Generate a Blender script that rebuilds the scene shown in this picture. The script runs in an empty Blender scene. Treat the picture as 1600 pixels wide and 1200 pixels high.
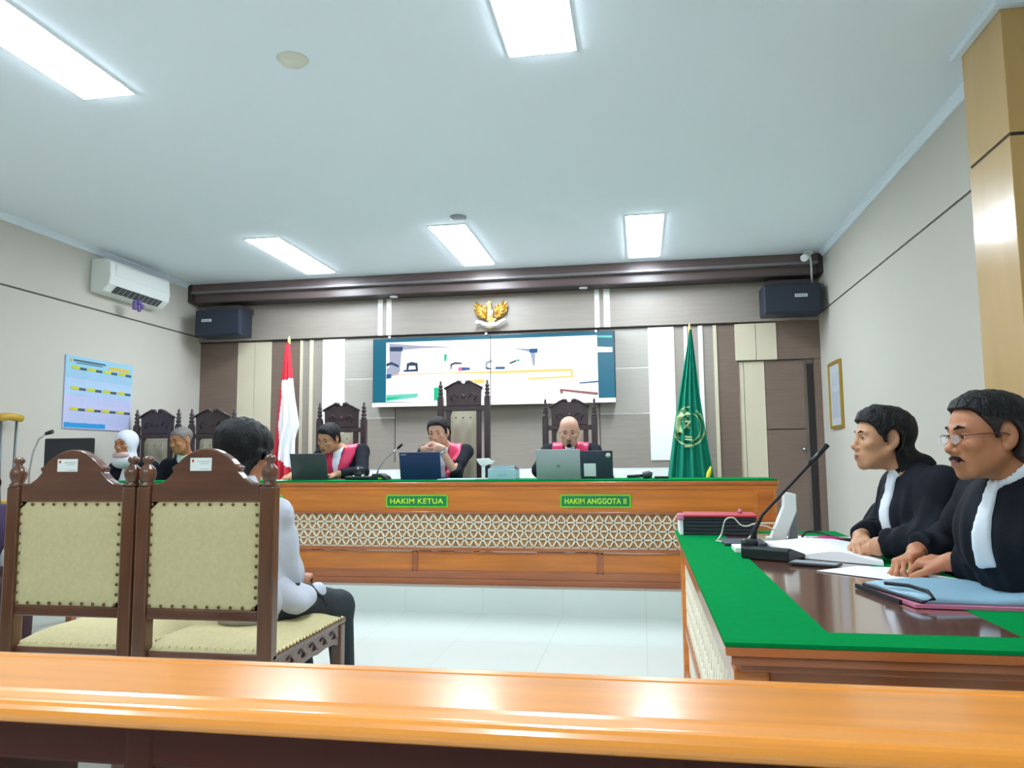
import bpy, math, random
import numpy as np
from mathutils import Vector, Matrix
random.seed(7)
PI=math.pi
scene=bpy.context.scene
COL=scene.collection

# ---------------------------------------------------------------- camera, light, exposure
EYE=1.15
cam_data=bpy.data.cameras.new('camera'); cam=bpy.data.objects.new('camera',cam_data); COL.objects.link(cam)
scene.camera=cam
def set_cam():
    f,yaw,pitch,roll=1183.26,0.16854,0.0981,-0.00889
    cy,sy=math.cos(yaw),math.sin(yaw)
    fw=Vector((-sy,cy,0)); rt=Vector((cy,sy,0)); up=Vector((0,0,1))
    fw2=fw*math.cos(pitch)+up*math.sin(pitch); up2=-fw*math.sin(pitch)+up*math.cos(pitch)
    c,s=math.cos(roll),math.sin(roll)
    rt3=c*rt+s*up2; up3=-s*rt+c*up2
    M=Matrix((rt3,up3,-fw2)).transposed().to_4x4(); M.translation=Vector((0,0,EYE))
    cam.matrix_world=M
    cam_data.sensor_width=36; cam_data.sensor_fit='HORIZONTAL'; cam_data.lens=36*f/1600
    cam_data.clip_start=.02; cam_data.clip_end=60
set_cam()
world=bpy.data.worlds.new('world'); scene.world=world; world.use_nodes=True
world.node_tree.nodes['Background'].inputs[0].default_value=(.75,.85,1,1)
world.node_tree.nodes['Background'].inputs[1].default_value=.3
LIGHT_STRENGTH=19.0
scene.view_settings.view_transform='Standard'; scene.view_settings.look='None'
scene.view_settings.gamma=1; scene.view_settings.use_curve_mapping=False
scene.view_settings.exposure=1.2

# ---------------------------------------------------------------- materials
def s2l(c):
    return tuple((v/255/12.92 if v/255<=.04045 else ((v/255+.055)/1.055)**2.4) for v in c)
MATS={}
def mat(name,rgb,rough=.5,metal=0,noise=0,nscale=8,stretch=(1,1,1),bump=0,bscale=60,coat=0,emit=0,emit_rgb=None,spec=.5,sss=0,alpha=1,rgb2=None,sheen=0):
    m=bpy.data.materials.new(name); m.use_nodes=True; nt=m.node_tree; n=nt.nodes; L=nt.links
    b=n['Principled BSDF']; c=s2l(rgb)
    b.inputs['Base Color'].default_value=(*c,1); b.inputs['Roughness'].default_value=rough
    b.inputs['Metallic'].default_value=metal; b.inputs['Specular IOR Level'].default_value=spec
    b.inputs['Coat Weight'].default_value=coat; b.inputs['Coat Roughness'].default_value=.12
    if sheen: b.inputs['Sheen Weight'].default_value=sheen
    if sss:
        b.inputs['Subsurface Weight'].default_value=sss; b.inputs['Subsurface Radius'].default_value=(.012,.004,.002); b.inputs['Subsurface Scale'].default_value=1
    if alpha<1: b.inputs['Alpha'].default_value=alpha
    if emit:
        b.inputs['Emission Color'].default_value=(*s2l(emit_rgb or rgb),1); b.inputs['Emission Strength'].default_value=emit
    if noise or bump:
        tc=n.new('ShaderNodeTexCoord'); mp=n.new('ShaderNodeMapping'); mp.inputs['Scale'].default_value=stretch
        L.new(tc.outputs['Object'],mp.inputs[0])
    if noise:
        t=n.new('ShaderNodeTexNoise'); t.inputs['Scale'].default_value=nscale; t.inputs['Detail'].default_value=5; L.new(mp.outputs[0],t.inputs['Vector'])
        r=n.new('ShaderNodeValToRGB'); a=s2l(rgb); 
        lo=s2l(rgb2) if rgb2 else tuple(v*(1-noise) for v in a)
        hi=a if rgb2 else tuple(min(1,v*(1+noise*.5)) for v in a)
        r.color_ramp.elements[0].position=.35; r.color_ramp.elements[1].position=.68
        r.color_ramp.elements[0].color=(*lo,1); r.color_ramp.elements[1].color=(*hi,1)
        L.new(t.outputs['Fac'],r.inputs[0]); L.new(r.outputs[0],b.inputs['Base Color'])
    if bump:
        t2=n.new('ShaderNodeTexNoise'); t2.inputs['Scale'].default_value=bscale; t2.inputs['Detail'].default_value=3; L.new(mp.outputs[0],t2.inputs['Vector'])
        bm=n.new('ShaderNodeBump'); bm.inputs['Strength'].default_value=bump; bm.inputs['Distance'].default_value=.01
        L.new(t2.outputs['Fac'],bm.inputs['Height']); L.new(bm.outputs[0],b.inputs['Normal'])
    MATS[name]=m; return m
mat('ceiling_paint',(232,242,250),.9)
mat('wall_paint',(200,195,184),.85,bump=.05,bscale=90)
mat('wall_groove',(95,88,84),.8)
mat('cove_paint',(226,238,248),.8)
mat('taupe_panel',(158,148,138),.42,noise=.06,nscale=3,stretch=(1,1,12))
mat('taupe_panel_light',(176,170,160),.42,noise=.05,nscale=3,stretch=(1,1,12))
mat('brown_panel',(128,108,96),.4,noise=.08,nscale=3,stretch=(1,1,12))
mat('cream_panel',(222,212,186),.4,noise=.03,nscale=3)
mat('white_panel',(250,250,246),.35)
mat('cornice_wood',(104,88,86),.35,noise=.15,nscale=4,stretch=(.3,3,3))
mat('cornice_dark',(62,54,54),.5)
mat('cornice_lip',(128,122,124),.3)  # paler tone stands for the light line reflected along the lip
mat('dark_gap',(48,42,44),.6)
mat('pilaster_gold',(196,160,98),.3,noise=.08,nscale=3,stretch=(2,2,.4),coat=.4)
mat('teak',(212,126,52),.28,noise=.16,nscale=4,stretch=(.5,6,6),coat=.5)
mat('teak_edge',(196,108,46),.3,noise=.16,nscale=4,stretch=(.5,6,6),coat=.5)
mat('teak_lower',(176,104,62),.3,noise=.14,nscale=4,stretch=(.5,6,6),coat=.5)
mat('rail_wood',(246,156,54),.3,noise=.12,nscale=3,stretch=(.4,8,8),coat=.6)  # base colour lightened to stand for the ceiling reflected in the rail
mat('rail_dark',(70,30,24),.45,noise=.2,nscale=4,stretch=(.5,6,6),spec=.2)
mat('lattice_white',(240,232,212),.5)
mat('lattice_back',(196,150,98),.6)
mat('green_felt',(0,134,66),.95,noise=.06,nscale=40,spec=.03)
mat('table_brown',(126,84,66),.08,noise=.12,nscale=5,stretch=(.5,6,6),coat=1.0,spec=.8)
mat('chair_wood',(98,56,30),.3,noise=.28,nscale=5,stretch=(8,8,.6),coat=.6)
mat('chair_wood_cross',(98,54,32),.3,noise=.28,nscale=5,stretch=(.6,8,8),coat=.6)
mat('chair_wood_dark',(62,46,52),.35,noise=.2,nscale=6,stretch=(6,6,.8),coat=.4)
mat('chair_fabric',(206,194,148),.85,noise=.06,nscale=60,bump=.15,bscale=300)
mat('tuft_fabric',(168,162,140),.75,bump=.1,bscale=150)
mat('nail_brass',(110,84,46),.4,metal=.8)
mat('nail_light',(238,226,170),.4,metal=.2)
mat('label_white',(240,246,242),.4)
mat('label_grey',(150,160,160),.5)
mat('label_red',(180,70,40),.5)
mat('speaker_black',(32,40,56),.55,bump=.3,bscale=250)
mat('badge_silver',(215,220,225),.3,metal=.3)
mat('plastic_white',(232,236,232),.35)
mat('plastic_grey',(150,158,165),.4)
mat('vent_dark',(72,72,74),.6)
mat('purple_ribbon',(104,84,150),.6)
mat('black_plastic',(26,30,36),.35)
mat('black_matte',(18,20,24),.7)
mat('steel',(190,195,200),.25,metal=.9)
mat('laptop_silver',(168,178,182),.35,metal=.35)
mat('laptop_grey',(70,76,82),.4,metal=.3)
mat('laptop_blue',(30,52,98),.4,metal=.2)
mat('laptop_dark',(52,62,78),.5)
mat('laptop_screen',(120,140,160),.2,emit=.4,emit_rgb=(170,190,210))
mat('gold',(214,160,70),.35,metal=.55)
mat('gold_light',(238,208,130),.35,metal=.3)
mat('flag_red',(206,44,62),.7)
mat('flag_white',(248,248,250),.7)
mat('flag_green',(0,140,112),.6)
mat('flag_cream',(176,204,150),.6)
mat('flag_yellow',(232,214,40),.6)
mat('sign_green',(0,128,78),.4)
mat('sign_lime',(120,216,40),.4)
mat('sign_text',(196,236,30),.4)
mat('robe_black',(14,19,30),.8,noise=.2,nscale=6,bump=.25,bscale=25,spec=.25)
mat('stole_red',(222,30,88),.4,noise=.15,nscale=10,sheen=.3)
mat('shirt_white',(228,236,246),.7,bump=.2,bscale=30)
mat('shirt_grey',(196,200,212),.75,bump=.35,bscale=16)
mat('trousers_dark',(30,40,48),.8,bump=.2,bscale=30)
mat('shirt_purple',(58,40,74),.8)
mat('trousers_maroon',(54,26,34),.8)
mat('skin_tan',(196,144,108),.5,noise=.08,nscale=14,sss=.12)
mat('skin_brown',(186,124,88),.48,noise=.1,nscale=14,sss=.12)
mat('skin_pale',(206,158,134),.48,noise=.06,nscale=14,sss=.12)
mat('skin_dark',(160,104,76),.5,noise=.08,nscale=14,sss=.12)
mat('lip',(150,88,76),.45)
mat('eye_white',(206,200,194),.2)
mat('eye_dark',(22,16,14),.15)
mat('hair_black',(9,11,15),.5,noise=.5,nscale=70,stretch=(1,1,.35),bump=.8,bscale=160,spec=.3)
mat('hair_grey',(120,112,108),.7,noise=.3,nscale=80)
mat('hair_short',(44,34,36),.7,noise=.4,nscale=90)
mat('hijab_white',(222,224,236),.75,bump=.2,bscale=20)
mat('scarf_pink',(214,180,174),.75,bump=.3,bscale=40)
mat('glasses_frame',(110,60,50),.3,metal=.3)
mat('glass',(235,240,245),.05,alpha=.18)
mat('watch_steel',(190,205,205),.25,metal=.7)
mat('paper',(246,248,250),.6)
mat('paper_blue',(176,208,222),.6)
mat('paper_pink',(206,120,150),.5)
mat('cover_red',(196,52,66),.5)
mat('binder_black',(34,40,48),.5)
mat('pen_pink',(224,40,130),.4)
mat('cable_white',(216,214,200),.5)
mat('doc_blue',(140,178,198),.5)
mat('crutch_yellow',(206,166,60),.5)
mat('crutch_metal',(110,116,120),.35,metal=.6)
mat('frame_gold',(176,142,50),.4,metal=.4)
mat('frame_paper',(214,220,232),.3,coat=.5)
mat('frame_paper2',(196,204,220),.3,coat=.5)
mat('light_panel',(255,255,255),.5,emit=1,emit_rgb=(232,244,255))
MATS['light_panel'].node_tree.nodes['Principled BSDF'].inputs['Emission Strength'].default_value=LIGHT_STRENGTH
mat('lamp_trim',(236,240,244),.5)
mat('disc_cream',(222,222,206),.6)
mat('cal_sky',(150,200,224),.5); mat('cal_lilac',(196,196,232),.5); mat('cal_blue',(40,150,214),.5)
mat('cal_yellow',(208,204,40),.5); mat('cal_dark',(56,84,100),.5); mat('cal_orange',(220,190,80),.5); mat('cal_mid',(176,204,232),.5)
def emat(name,rgb,st): 
    m=mat(name,(10,10,12),.25); b=m.node_tree.nodes['Principled BSDF']
    b.inputs['Emission Color'].default_value=(*s2l(rgb),1); b.inputs['Emission Strength'].default_value=st; return m
emat('tv_white',(255,253,250),.62); emat('tv_teal',(0,112,142),.42); emat('tv_grey',(184,190,214),0.40); emat('tv_navy',(46,70,110),0.42)
emat('tv_orange',(250,196,140),0.44); emat('tv_yellow',(255,226,130),0.44); emat('tv_green',(10,210,150),0.42); emat('tv_pink',(240,120,160),0.42)
emat('tv_blue',(20,96,160),0.42); emat('tv_brown',(160,110,110),0.42); emat('tv_mint',(120,226,206),0.42)
# floor: tiles with thin joints
def tile_mat():
    m=mat('floor_tile',(222,232,226),.16,spec=.5); nt=m.node_tree; n=nt.nodes; L=nt.links; b=n['Principled BSDF']
    tc=n.new('ShaderNodeTexCoord'); br=n.new('ShaderNodeTexBrick'); br.offset=0; br.squash=1
    br.inputs['Scale'].default_value=1; br.inputs['Brick Width'].default_value=.6; br.inputs['Row Height'].default_value=.6
    br.inputs['Mortar Size'].default_value=.0025; br.inputs['Mortar Smooth'].default_value=.3
    br.inputs['Color1'].default_value=(*s2l((222,232,226)),1); br.inputs['Color2'].default_value=(*s2l((220,230,224)),1); br.inputs['Mortar'].default_value=(*s2l((206,212,210)),1)
    L.new(tc.outputs['Object'],br.inputs['Vector']); L.new(br.outputs['Color'],b.inputs['Base Color'])
tile_mat()

# ---------------------------------------------------------------- object helpers
def wloc(o):
    v=Vector((0,0,0))
    while o is not None: v+=o.location; o=o.parent
    return v
def tag(o,label=None,cat=None,group=None,kind=None):
    if label: o['label']=label
    if cat: o['category']=cat
    if group: o['group']=group
    if kind: o['kind']=kind
    return o
def thing(name,label,cat,loc=(0,0,0),group=None):
    o=bpy.data.objects.new(name,None); COL.objects.link(o); o.location=loc; o.empty_display_size=.1
    return tag(o,label,cat,group)
def dup_tree(o,parent=None):
    c=o.copy(); COL.objects.link(c)
    if parent is not None: c.parent=parent
    for ch in list(o.children): dup_tree(ch,c)
    return c
class MB:
    def __init__(s): s.v=[];s.f=[];s.m=[];s.sm=[]
    def add(s,vs,fs,mi=0,smooth=False):
        o=len(s.v); s.v+= [tuple(v) for v in vs]
        for f in fs: s.f.append([i+o for i in f]); s.m.append(mi); s.sm.append(smooth)
        return s
    def box(s,x0,x1,y0,y1,z0,z1,mi=0,rot=None,about=None):
        vs=[Vector((x,y,z)) for z in (z0,z1) for y in (y0,y1) for x in (x0,x1)]
        if rot is not None:
            c=Vector(about) if about else Vector(((x0+x1)/2,(y0+y1)/2,(z0+z1)/2)); vs=[rot@(v-c)+c for v in vs]
        return s.add(vs,[(0,2,3,1),(4,5,7,6),(0,1,5,4),(2,6,7,3),(0,4,6,2),(1,3,7,5)],mi)
    def tube(s,pts,r,n=10,mi=0,cap=True,smooth=True,sq=1.0):
        pts=[Vector(p) for p in pts]; rs=r if isinstance(r,(list,tuple)) else [r]*len(pts)
        vs=[];prev=None
        for i,p in enumerate(pts):
            t=(pts[min(i+1,len(pts)-1)]-pts[max(i-1,0)]).normalized()
            if prev is None:
                a=Vector((0,0,1)) if abs(t.z)<.9 else Vector((1,0,0)); u=t.cross(a).normalized()
            else:
                u=(prev-t*prev.dot(t)).normalized()
            prev=u; w=t.cross(u)
            for k in range(n):
                a=2*PI*k/n; vs.append(p+u*math.cos(a)*rs[i]+w*math.sin(a)*rs[i]*sq)
        fs=[]
        for i in range(len(pts)-1):
            for k in range(n): fs.append((i*n+k,i*n+(k+1)%n,(i+1)*n+(k+1)%n,(i+1)*n+k))
        s.add(vs,fs,mi,smooth)
        if cap: 
            o=len(s.v)-len(vs); s.f.append([o+k for k in range(n)][::-1]); s.m.append(mi); s.sm.append(False)
            o2=o+(len(pts)-1)*n; s.f.append([o2+k for k in range(n)]); s.m.append(mi); s.sm.append(False)
        return s
    def lathe(s,prof,c=(0,0,0),n=20,mi=0,axis='Z',smooth=True):
        vs=[];c=Vector(c)
        for r,z in prof:
            for k in range(n):
                a=2*PI*k/n; x,y=r*math.cos(a),r*math.sin(a)
                vs.append(c+(Vector((x,y,z)) if axis=='Z' else Vector((x,z,y)) if axis=='Y' else Vector((z,x,y))))
        fs=[(i*n+k,i*n+(k+1)%n,(i+1)*n+(k+1)%n,(i+1)*n+k) for i in range(len(prof)-1) for k in range(n)]
        if prof[0][0]>1e-5: fs.append(tuple(range(n))[::-1])
        if prof[-1][0]>1e-5: fs.append(tuple((len(prof)-1)*n+k for k in range(n)))
        return s.add(vs,fs,mi,smooth)
    def prism(s,poly,d0,d1,plane='XZ',mi=0):
        n=len(poly)
        def P(a,b,d): return (a,d,b) if plane=='XZ' else (a,b,d) if plane=='XY' else (d,a,b)
        vs=[P(a,b,d0) for a,b in poly]+[P(a,b,d1) for a,b in poly]
        fs=[tuple(range(n)),tuple(range(n,2*n))[::-1]]+[(i,n+i,n+(i+1)%n,(i+1)%n) for i in range(n)]
        return s.add(vs,fs,mi)
    def sphere(s,c,r,n=14,mi=0,sc=(1,1,1)):
        prof=[(max(1e-6,math.sin(PI*i/(n//2+3))),-math.cos(PI*i/(n//2+3))) for i in range(n//2+4)]
        vs=[(c[0]+r*sc[0]*p*math.cos(2*PI*k/n),c[1]+r*sc[1]*p*math.sin(2*PI*k/n),c[2]+r*sc[2]*z) for p,z in prof for k in range(n)]
        return s.add(vs,[(i*n+k,i*n+(k+1)%n,(i+1)*n+(k+1)%n,(i+1)*n+k) for i in range(len(prof)-1) for k in range(n)],mi,True)
    def build(s,name,mats,parent=None,bevel=0,fix=True,rotz=0):
        me=bpy.data.meshes.new(name)
        off=wloc(parent) if parent else Vector((0,0,0))
        me.from_pydata([(v[0]-off.x,v[1]-off.y,v[2]-off.z) for v in s.v],[],s.f)
        if isinstance(mats,str): mats=[mats]
        for m in mats: me.materials.append(MATS[m])
        me.polygons.foreach_set('material_index',s.m); me.polygons.foreach_set('use_smooth',s.sm)
        me.validate(); me.update()
        if fix:
            import bmesh
            bm=bmesh.new(); bm.from_mesh(me); bmesh.ops.recalc_face_normals(bm,faces=bm.faces); bm.to_mesh(me); bm.free()
        o=bpy.data.objects.new(name,me); COL.objects.link(o)
        if parent: o.parent=parent
        if bevel:
            b=o.modifiers.new('b','BEVEL'); b.width=bevel; b.segments=2; b.limit_method='ANGLE'; b.angle_limit=math.radians(40)
        return o
def struct(name,mb,mats,bevel=0):
    o=mb.build(name,mats,None,bevel); o['kind']='structure'; return o
def text_into(mb,txt,cx,cz,h,y,depth,mi,maxw=None,axis='Y'):
    cu=bpy.data.curves.new('t','FONT'); cu.body=txt; cu.size=1; cu.align_x='CENTER'; cu.extrude=.03; cu.offset=.018; cu.space_character=1.06
    ob=bpy.data.objects.new('t',cu); COL.objects.link(ob)
    dg=bpy.context.evaluated_depsgraph_get(); me=bpy.data.meshes.new_from_object(ob.evaluated_get(dg))
    xs=[v.co.x for v in me.vertices]; ys=[v.co.y for v in me.vertices]
    w=max(xs)-min(xs); hh=max(ys)-min(ys); sc=h/hh; sx=sc
    if maxw: sx=maxw/w
    mx=(max(xs)+min(xs))/2; my=(max(ys)+min(ys))/2
    vs=[(cx+(v.co.x-mx)*sx, y-depth*(v.co.z/.03), cz+(v.co.y-my)*sc) for v in me.vertices]
    mb.add(vs,[tuple(p.vertices) for p in me.polygons],mi)
    bpy.data.objects.remove(ob); bpy.data.curves.remove(cu); bpy.data.meshes.remove(me)

# ================================================================ the room
XL,XR,YB,YF,HC=-5.0,1.79,8.0,-2.6,3.13
def slab(name,x0,x1,y0,y1,z0,z1,m):
    return struct(name,MB().box(x0,x1,y0,y1,z0,z1),m)
slab('floor',XL-.1,XR+.1,YF-.1,YB+.1,-.1,0,'floor_tile')
slab('ceiling',XL-.1,XR+.1,YF-.1,YB+.1,HC,HC+.1,'ceiling_paint')
# side walls, each with the shadow groove at door-head height
def side_wall(name,x0,x1,face):
    b=MB(); b.box(x0,x1,YF,YB,0,2.562); b.box(x0,x1,YF,YB,2.578,HC)
    i0,i1=(x0,x1-.008) if face>0 else (x0+.008,x1); b.box(i0,i1,YF,YB,2.562,2.578,1)
    return struct(name,b,['wall_paint','wall_groove'])
side_wall('wall_left',XL-.1,XL,1); side_wall('wall_right',XR,XR+.1,-1)
slab('wall_front',XL-.1,XR+.1,YF-.1,YF,0,HC,'wall_paint')
slab('wall_back',XL-.1,XR+.1,YB,YB+.1,0,HC,'taupe_panel')
for nm,x0,x1 in (('trim_1',XL,XL+.05),('trim_2',XR-.05,XR)):
    b=MB(); s=1 if x0<0 else -1; w=x0 if s>0 else x1
    b.prism([(w,HC-.045),(w+s*.012,HC-.045),(w+s*.035,HC-.02),(w+s*.05,HC-.012),(w+s*.05,HC),(w,HC)],-2.6,7.62,'XZ')
    struct(nm,b,'cove_paint')
# raised dais under the bench
struct('floor_dais',MB().box(XL,XR,5.66,YB,0,.19),'floor_tile')

# back wall cladding (cladding boards, depth .05)
def clad(name,spec,bevel=.002):
    b=MB(); names=[]
    for x0,x1,z0,z1,m,d in spec:
        if m not in names: names.append(m)
        b.box(x0,x1,YB-d,YB,z0,z1,names.index(m))
    return struct(name,b,names)
# upper band
up=[(-5,-2.845,2.515,2.93,'taupe_panel',.09),(-2.845,-2.79,2.515,2.93,'white_panel',.095),(-2.79,-2.745,2.515,2.93,'taupe_panel',.085),(-2.745,-2.69,2.515,2.93,'white_panel',.095),
    (-2.69,-.455,2.515,2.93,'taupe_panel',.09),(-.455,-.405,2.515,2.93,'white_panel',.095),(-.405,-.36,2.515,2.93,'taupe_panel',.085),(-.36,-.295,2.515,2.93,'white_panel',.095),
    (-.295,1.79,2.515,2.93,'taupe_panel',.09)]
clad('trim_3',up)
b=MB().box(-5,1.0,YB-.06,YB,2.498,2.515); struct('trim_4',b,'cornice_dark')
# left lower columns
low=[(-5,-4.53,'brown_panel',.05),(-4.53,-4.325,'cream_panel',.055),(-4.32,-4.12,'cream_panel',.055),(-4.12,-3.77,'brown_panel',.045),
     (-3.77,-3.74,'cream_panel',.06),(-3.74,-3.655,'taupe_panel',.045),(-3.655,-3.615,'cream_panel',.06),(-3.615,-3.5,'taupe_panel',.045)]
sp=[(a,c,.19,2.498,m,d) for a,c,m,d in low]
sp+=[(-3.5,-3.24,1.12,2.498,'white_panel',.06),(-3.24,-2.66,2.052,2.498,'taupe_panel_light',.045),(-3.24,-2.66,1.612,2.04,'taupe_panel_light',.045),
     (-3.24,-2.66,1.12,1.6,'taupe_panel',.045),(-3.24,-2.66,2.04,2.052,'white_panel',.04),(-3.24,-2.66,1.6,1.612,'white_panel',.04)]
clad('trim_5',sp)
sp=[(-2.65,-.43,1.12,2.498,'taupe_panel',.045),(-.42,.09,2.09,2.498,'taupe_panel_light',.045),(-.42,.09,1.612,2.078,'taupe_panel_light',.045),(-.42,.09,1.12,1.6,'taupe_panel',.045),
    (-.42,.09,2.078,2.09,'white_panel',.04),(-.42,.09,1.6,1.612,'white_panel',.04),(.09,.355,1.12,2.498,'white_panel',.06),
    (-3.5,.355,1.05,1.12,'taupe_panel',.05),(-3.5,.355,.19,1.05,'white_panel',.045)]
clad('trim_6',sp)
sp=[(.355,.455,.19,2.498,'taupe_panel',.045),(.455,.49,.19,2.498,'white_panel',.06),(.49,.6,.19,2.498,'taupe_panel',.045),(.6,.645,.19,2.498,'white_panel',.06),
    (.645,.75,.19,2.498,'taupe_panel',.045),(.75,.785,.19,2.498,'cream_panel',.06),(.785,.965,.19,2.498,'brown_panel',.045),
    (.965,1.165,2.125,2.498,'cream_panel',.07),(1.17,1.37,2.125,2.498,'cream_panel',.07),(1.37,1.79,2.125,2.515,'brown_panel',.06)]
clad('trim_7',sp)
sp=[(.99,1.04,.19,2.11,'cream_panel',.03),(1.045,1.245,.19,2.11,'cream_panel',.035),(1.25,1.625,1.425,2.11,'brown_panel',.035),(1.25,1.625,.19,1.412,'brown_panel',.035),
    (.965,.99,.19,2.125,'brown_panel',.045),(1.66,1.72,.19,2.08,'dark_gap',.012),(1.725,1.79,.19,2.125,'brown_panel',.05)]
b=MB(); names=[]
o=clad('door_1',sp)
b=MB().lathe([(.012,0),(.012,.03),(.02,.035),(.02,.05),(.008,.055)],(1.59,YB-.09,1.22),12,axis='Y'); k=b.build('door_handle','steel',o)
# cornice box over the back wall
b=MB(); b.box(-4.95,1.74,7.66,8,3.045,HC,0); b.box(-4.95,1.74,7.72,8,2.93,3.02,0); b.box(-4.95,1.74,7.64,8,3.02,3.045,1); b.box(-4.95,1.74,7.70,8,2.92,2.932,2)
b.box(-5,-4.95,7.66,8,2.93,HC,2); b.box(1.74,1.79,7.66,8,2.93,HC,2)
struct('trim_8',b,['cornice_wood','cornice_lip','cornice_dark'],.003)
# gold laminate pilaster on the right wall
b=MB(); b.box(1.6,1.79,3.47,3.88,0,2.52); b.box(1.6,1.79,3.47,3.88,2.535,HC); b.box(1.606,1.79,3.476,3.874,2.52,2.535,1)
struct('trim_9',b,['pilaster_gold','dark_gap'],.003)
b=MB(); b.prism([(1.565,3.43),(1.78,3.43),(1.78,3.468),(1.598,3.468),(1.598,3.882),(1.78,3.882),(1.78,3.92),(1.565,3.92)],3.095,HC-.001,'XY'); struct('trim_10',b,'cove_paint')

# ---------------------------------------------------------------- ceiling fittings
def troffer(x0,x1,y0,y1,label,grp=None):
    cx,cy=(x0+x1)/2,(y0+y1)/2
    t=thing('ceiling_light',label,'ceiling light',(cx,cy,HC),grp)
    f=.018; b=MB()
    b.box(x0-f,x0,y0-f,y1+f,HC-.008,HC); b.box(x1,x1+f,y0-f,y1+f,HC-.008,HC); b.box(x0,x1,y0-f,y0,HC-.008,HC); b.box(x0,x1,y1,y1+f,HC-.008,HC)
    b.build('frame','lamp_trim',t)
    MB().box(x0,x1,y0,y1,HC-.016,HC-.002).build('diffuser','light_panel',t)  # dropped below the ceiling so its glowing sides make a halo there
troffer(-3.45,-3.15,6.14,7.4,'bright ceiling light nearest the air conditioner, in the row by the panelled wall')
troffer(-1.74,-1.44,6.1,7.4,'bright ceiling light just in front of the gold eagle emblem')
troffer(-.07,.21,6.14,7.42,'bright ceiling light nearest the green flag')
troffer(-2.94,-2.66,2.2,3.5,'large bright ceiling light filling the upper left corner of the photo')
troffer(-.58,-.28,2.2,3.5,'large bright ceiling light at the top centre edge of the photo')
troffer(-3.04,-2.76,-1.6,-.3,'ceiling light behind the viewer, on the calendar side of the room')
troffer(-.74,-.46,-1.6,-.3,'ceiling light behind the viewer, on the side of the gold pilaster')
t=thing('ceiling_disc','round cream ceiling disc between the two front ceiling lights','ceiling disc',(-1.66,3.35,HC))
MB().lathe([(.062,-.004),(.07,-.004),(.078,-.0)][::-1]+[(.06,-.018),(0.0001,-.026)],(-1.66,3.35,HC),28).build('cover','disc_cream',t)
t=thing('ceiling_disc','tiny grey ceiling disc behind the middle back ceiling light','ceiling disc',(-1.44,5.9,HC))
MB().lathe([(.07,0),(.07,-.012),(.05,-.02),(0.0001,-.022)],(-1.44,5.9,HC),20).build('cover','plastic_grey',t)
for x,lb in ((-2.62,'small downlight under the cornice left of the eagle emblem'),(-.56,'small downlight under the cornice right of the eagle emblem')):
    t=thing('downlight',lb,'downlight',(x,7.78,2.92)); MB().lathe([(.045,0),(.045,-.012),(.03,-.016),(0.0001,-.012)],(x,7.78,2.92),16).build('lamp_ring','lamp_trim',t)

# ---------------------------------------------------------------- wall items
# air conditioner on the left wall
t=thing('air_conditioner','white wall mounted air conditioner high on the left wall','air conditioner',(XL,6.6,2.75))
prof=[(XL,2.72),(XL+.13,2.725),(XL+.20,2.79),(XL+.215,2.86),(XL+.205,3.0),(XL+.17,3.03),(XL,3.03)]
b=MB(); n=len(prof); b.prism([(x,z) for x,z in prof],6.13,7.03,'XZ'); b.build('body','plastic_white',t,.012)
R=Matrix.Rotation(math.radians(-45),3,'Y')
b=MB(); b.box(XL+.198,XL+.218,6.2,6.96,2.875,2.985); b.build('front_panel','plastic_white',t,.006)
b=MB(); b.prism([(XL+.14,2.731),(XL+.198,2.785),(XL+.203,2.782),(XL+.145,2.727)],6.24,6.92,'XZ'); v=b.build('air_outlet','vent_dark',t)
for i in range(9): y=6.3+i*.07; MB().prism([(XL+.146,2.727),(XL+.2,2.778),(XL+.206,2.775),(XL+.152,2.722)],y,y+.006,'XZ').build('louvre','plastic_grey',v)
b=MB(); b.tube([(XL+.03,6.98,3.05),(XL+.03,7.2,3.07),(XL+.03,7.35,3.08)],.022); b.build('pipe','plastic_white',t)
b=MB(); 
for i in range(5):
    a=i*1.256; b.sphere((XL+.19+.02*math.cos(a),6.56+.035*math.cos(a),2.665+.035*math.sin(a)),.028,10,0,(.6,1,1))
b.tube([(XL+.18,6.56,2.74),(XL+.19,6.56,2.66)],.006)
tag(b.build('ribbon_flower','purple_ribbon'),'purple ribbon flower hanging from the white air conditioner','ribbon')
b=MB()
for i in range(5):
    z=2.64-i*.0; 
# calendar poster on the left wall
t=thing('wall_calendar','large blue and lilac year calendar with twelve month grids on the left wall','calendar',(XL,6.3,1.77))
cy0,cy1,cz0,cz1=5.87,6.76,1.45,2.10
MB().box(XL,XL+.012,cy0,cy1,cz0,cz1).build('sheet',['cal_lilac'],t)
b=MB(); e=XL+.0125
def pl(y0,y1,z0,z1,mi,d=.001):
    b.box(e,e+d,y0,y1,z0,z1,mi)
W=cy1-cy0
pl(cy0,cy1,1.9,cz1,0); pl(cy0,cy1,1.75,1.9,1,.0008)
pl(cy0+.01,cy0+.53,cz0+.01,cz0+.055,2,.002)
b.build('colour_field',['cal_sky','cal_mid','cal_blue'],t)
b=MB(); e=XL+.0145
pl(cy0+.09,cy0+.5,2.055,2.07,1); pl(cy0+.12,cy0+.46,2.038,2.046,1); b.sphere((e,cy0+.06,2.06),.016,8,2,(.1,1,1)); pl(cy0+.55,cy0+.84,2.02,2.055,2)
b.build('heading',['cal_dark','cal_dark','cal_orange'],t)
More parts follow.
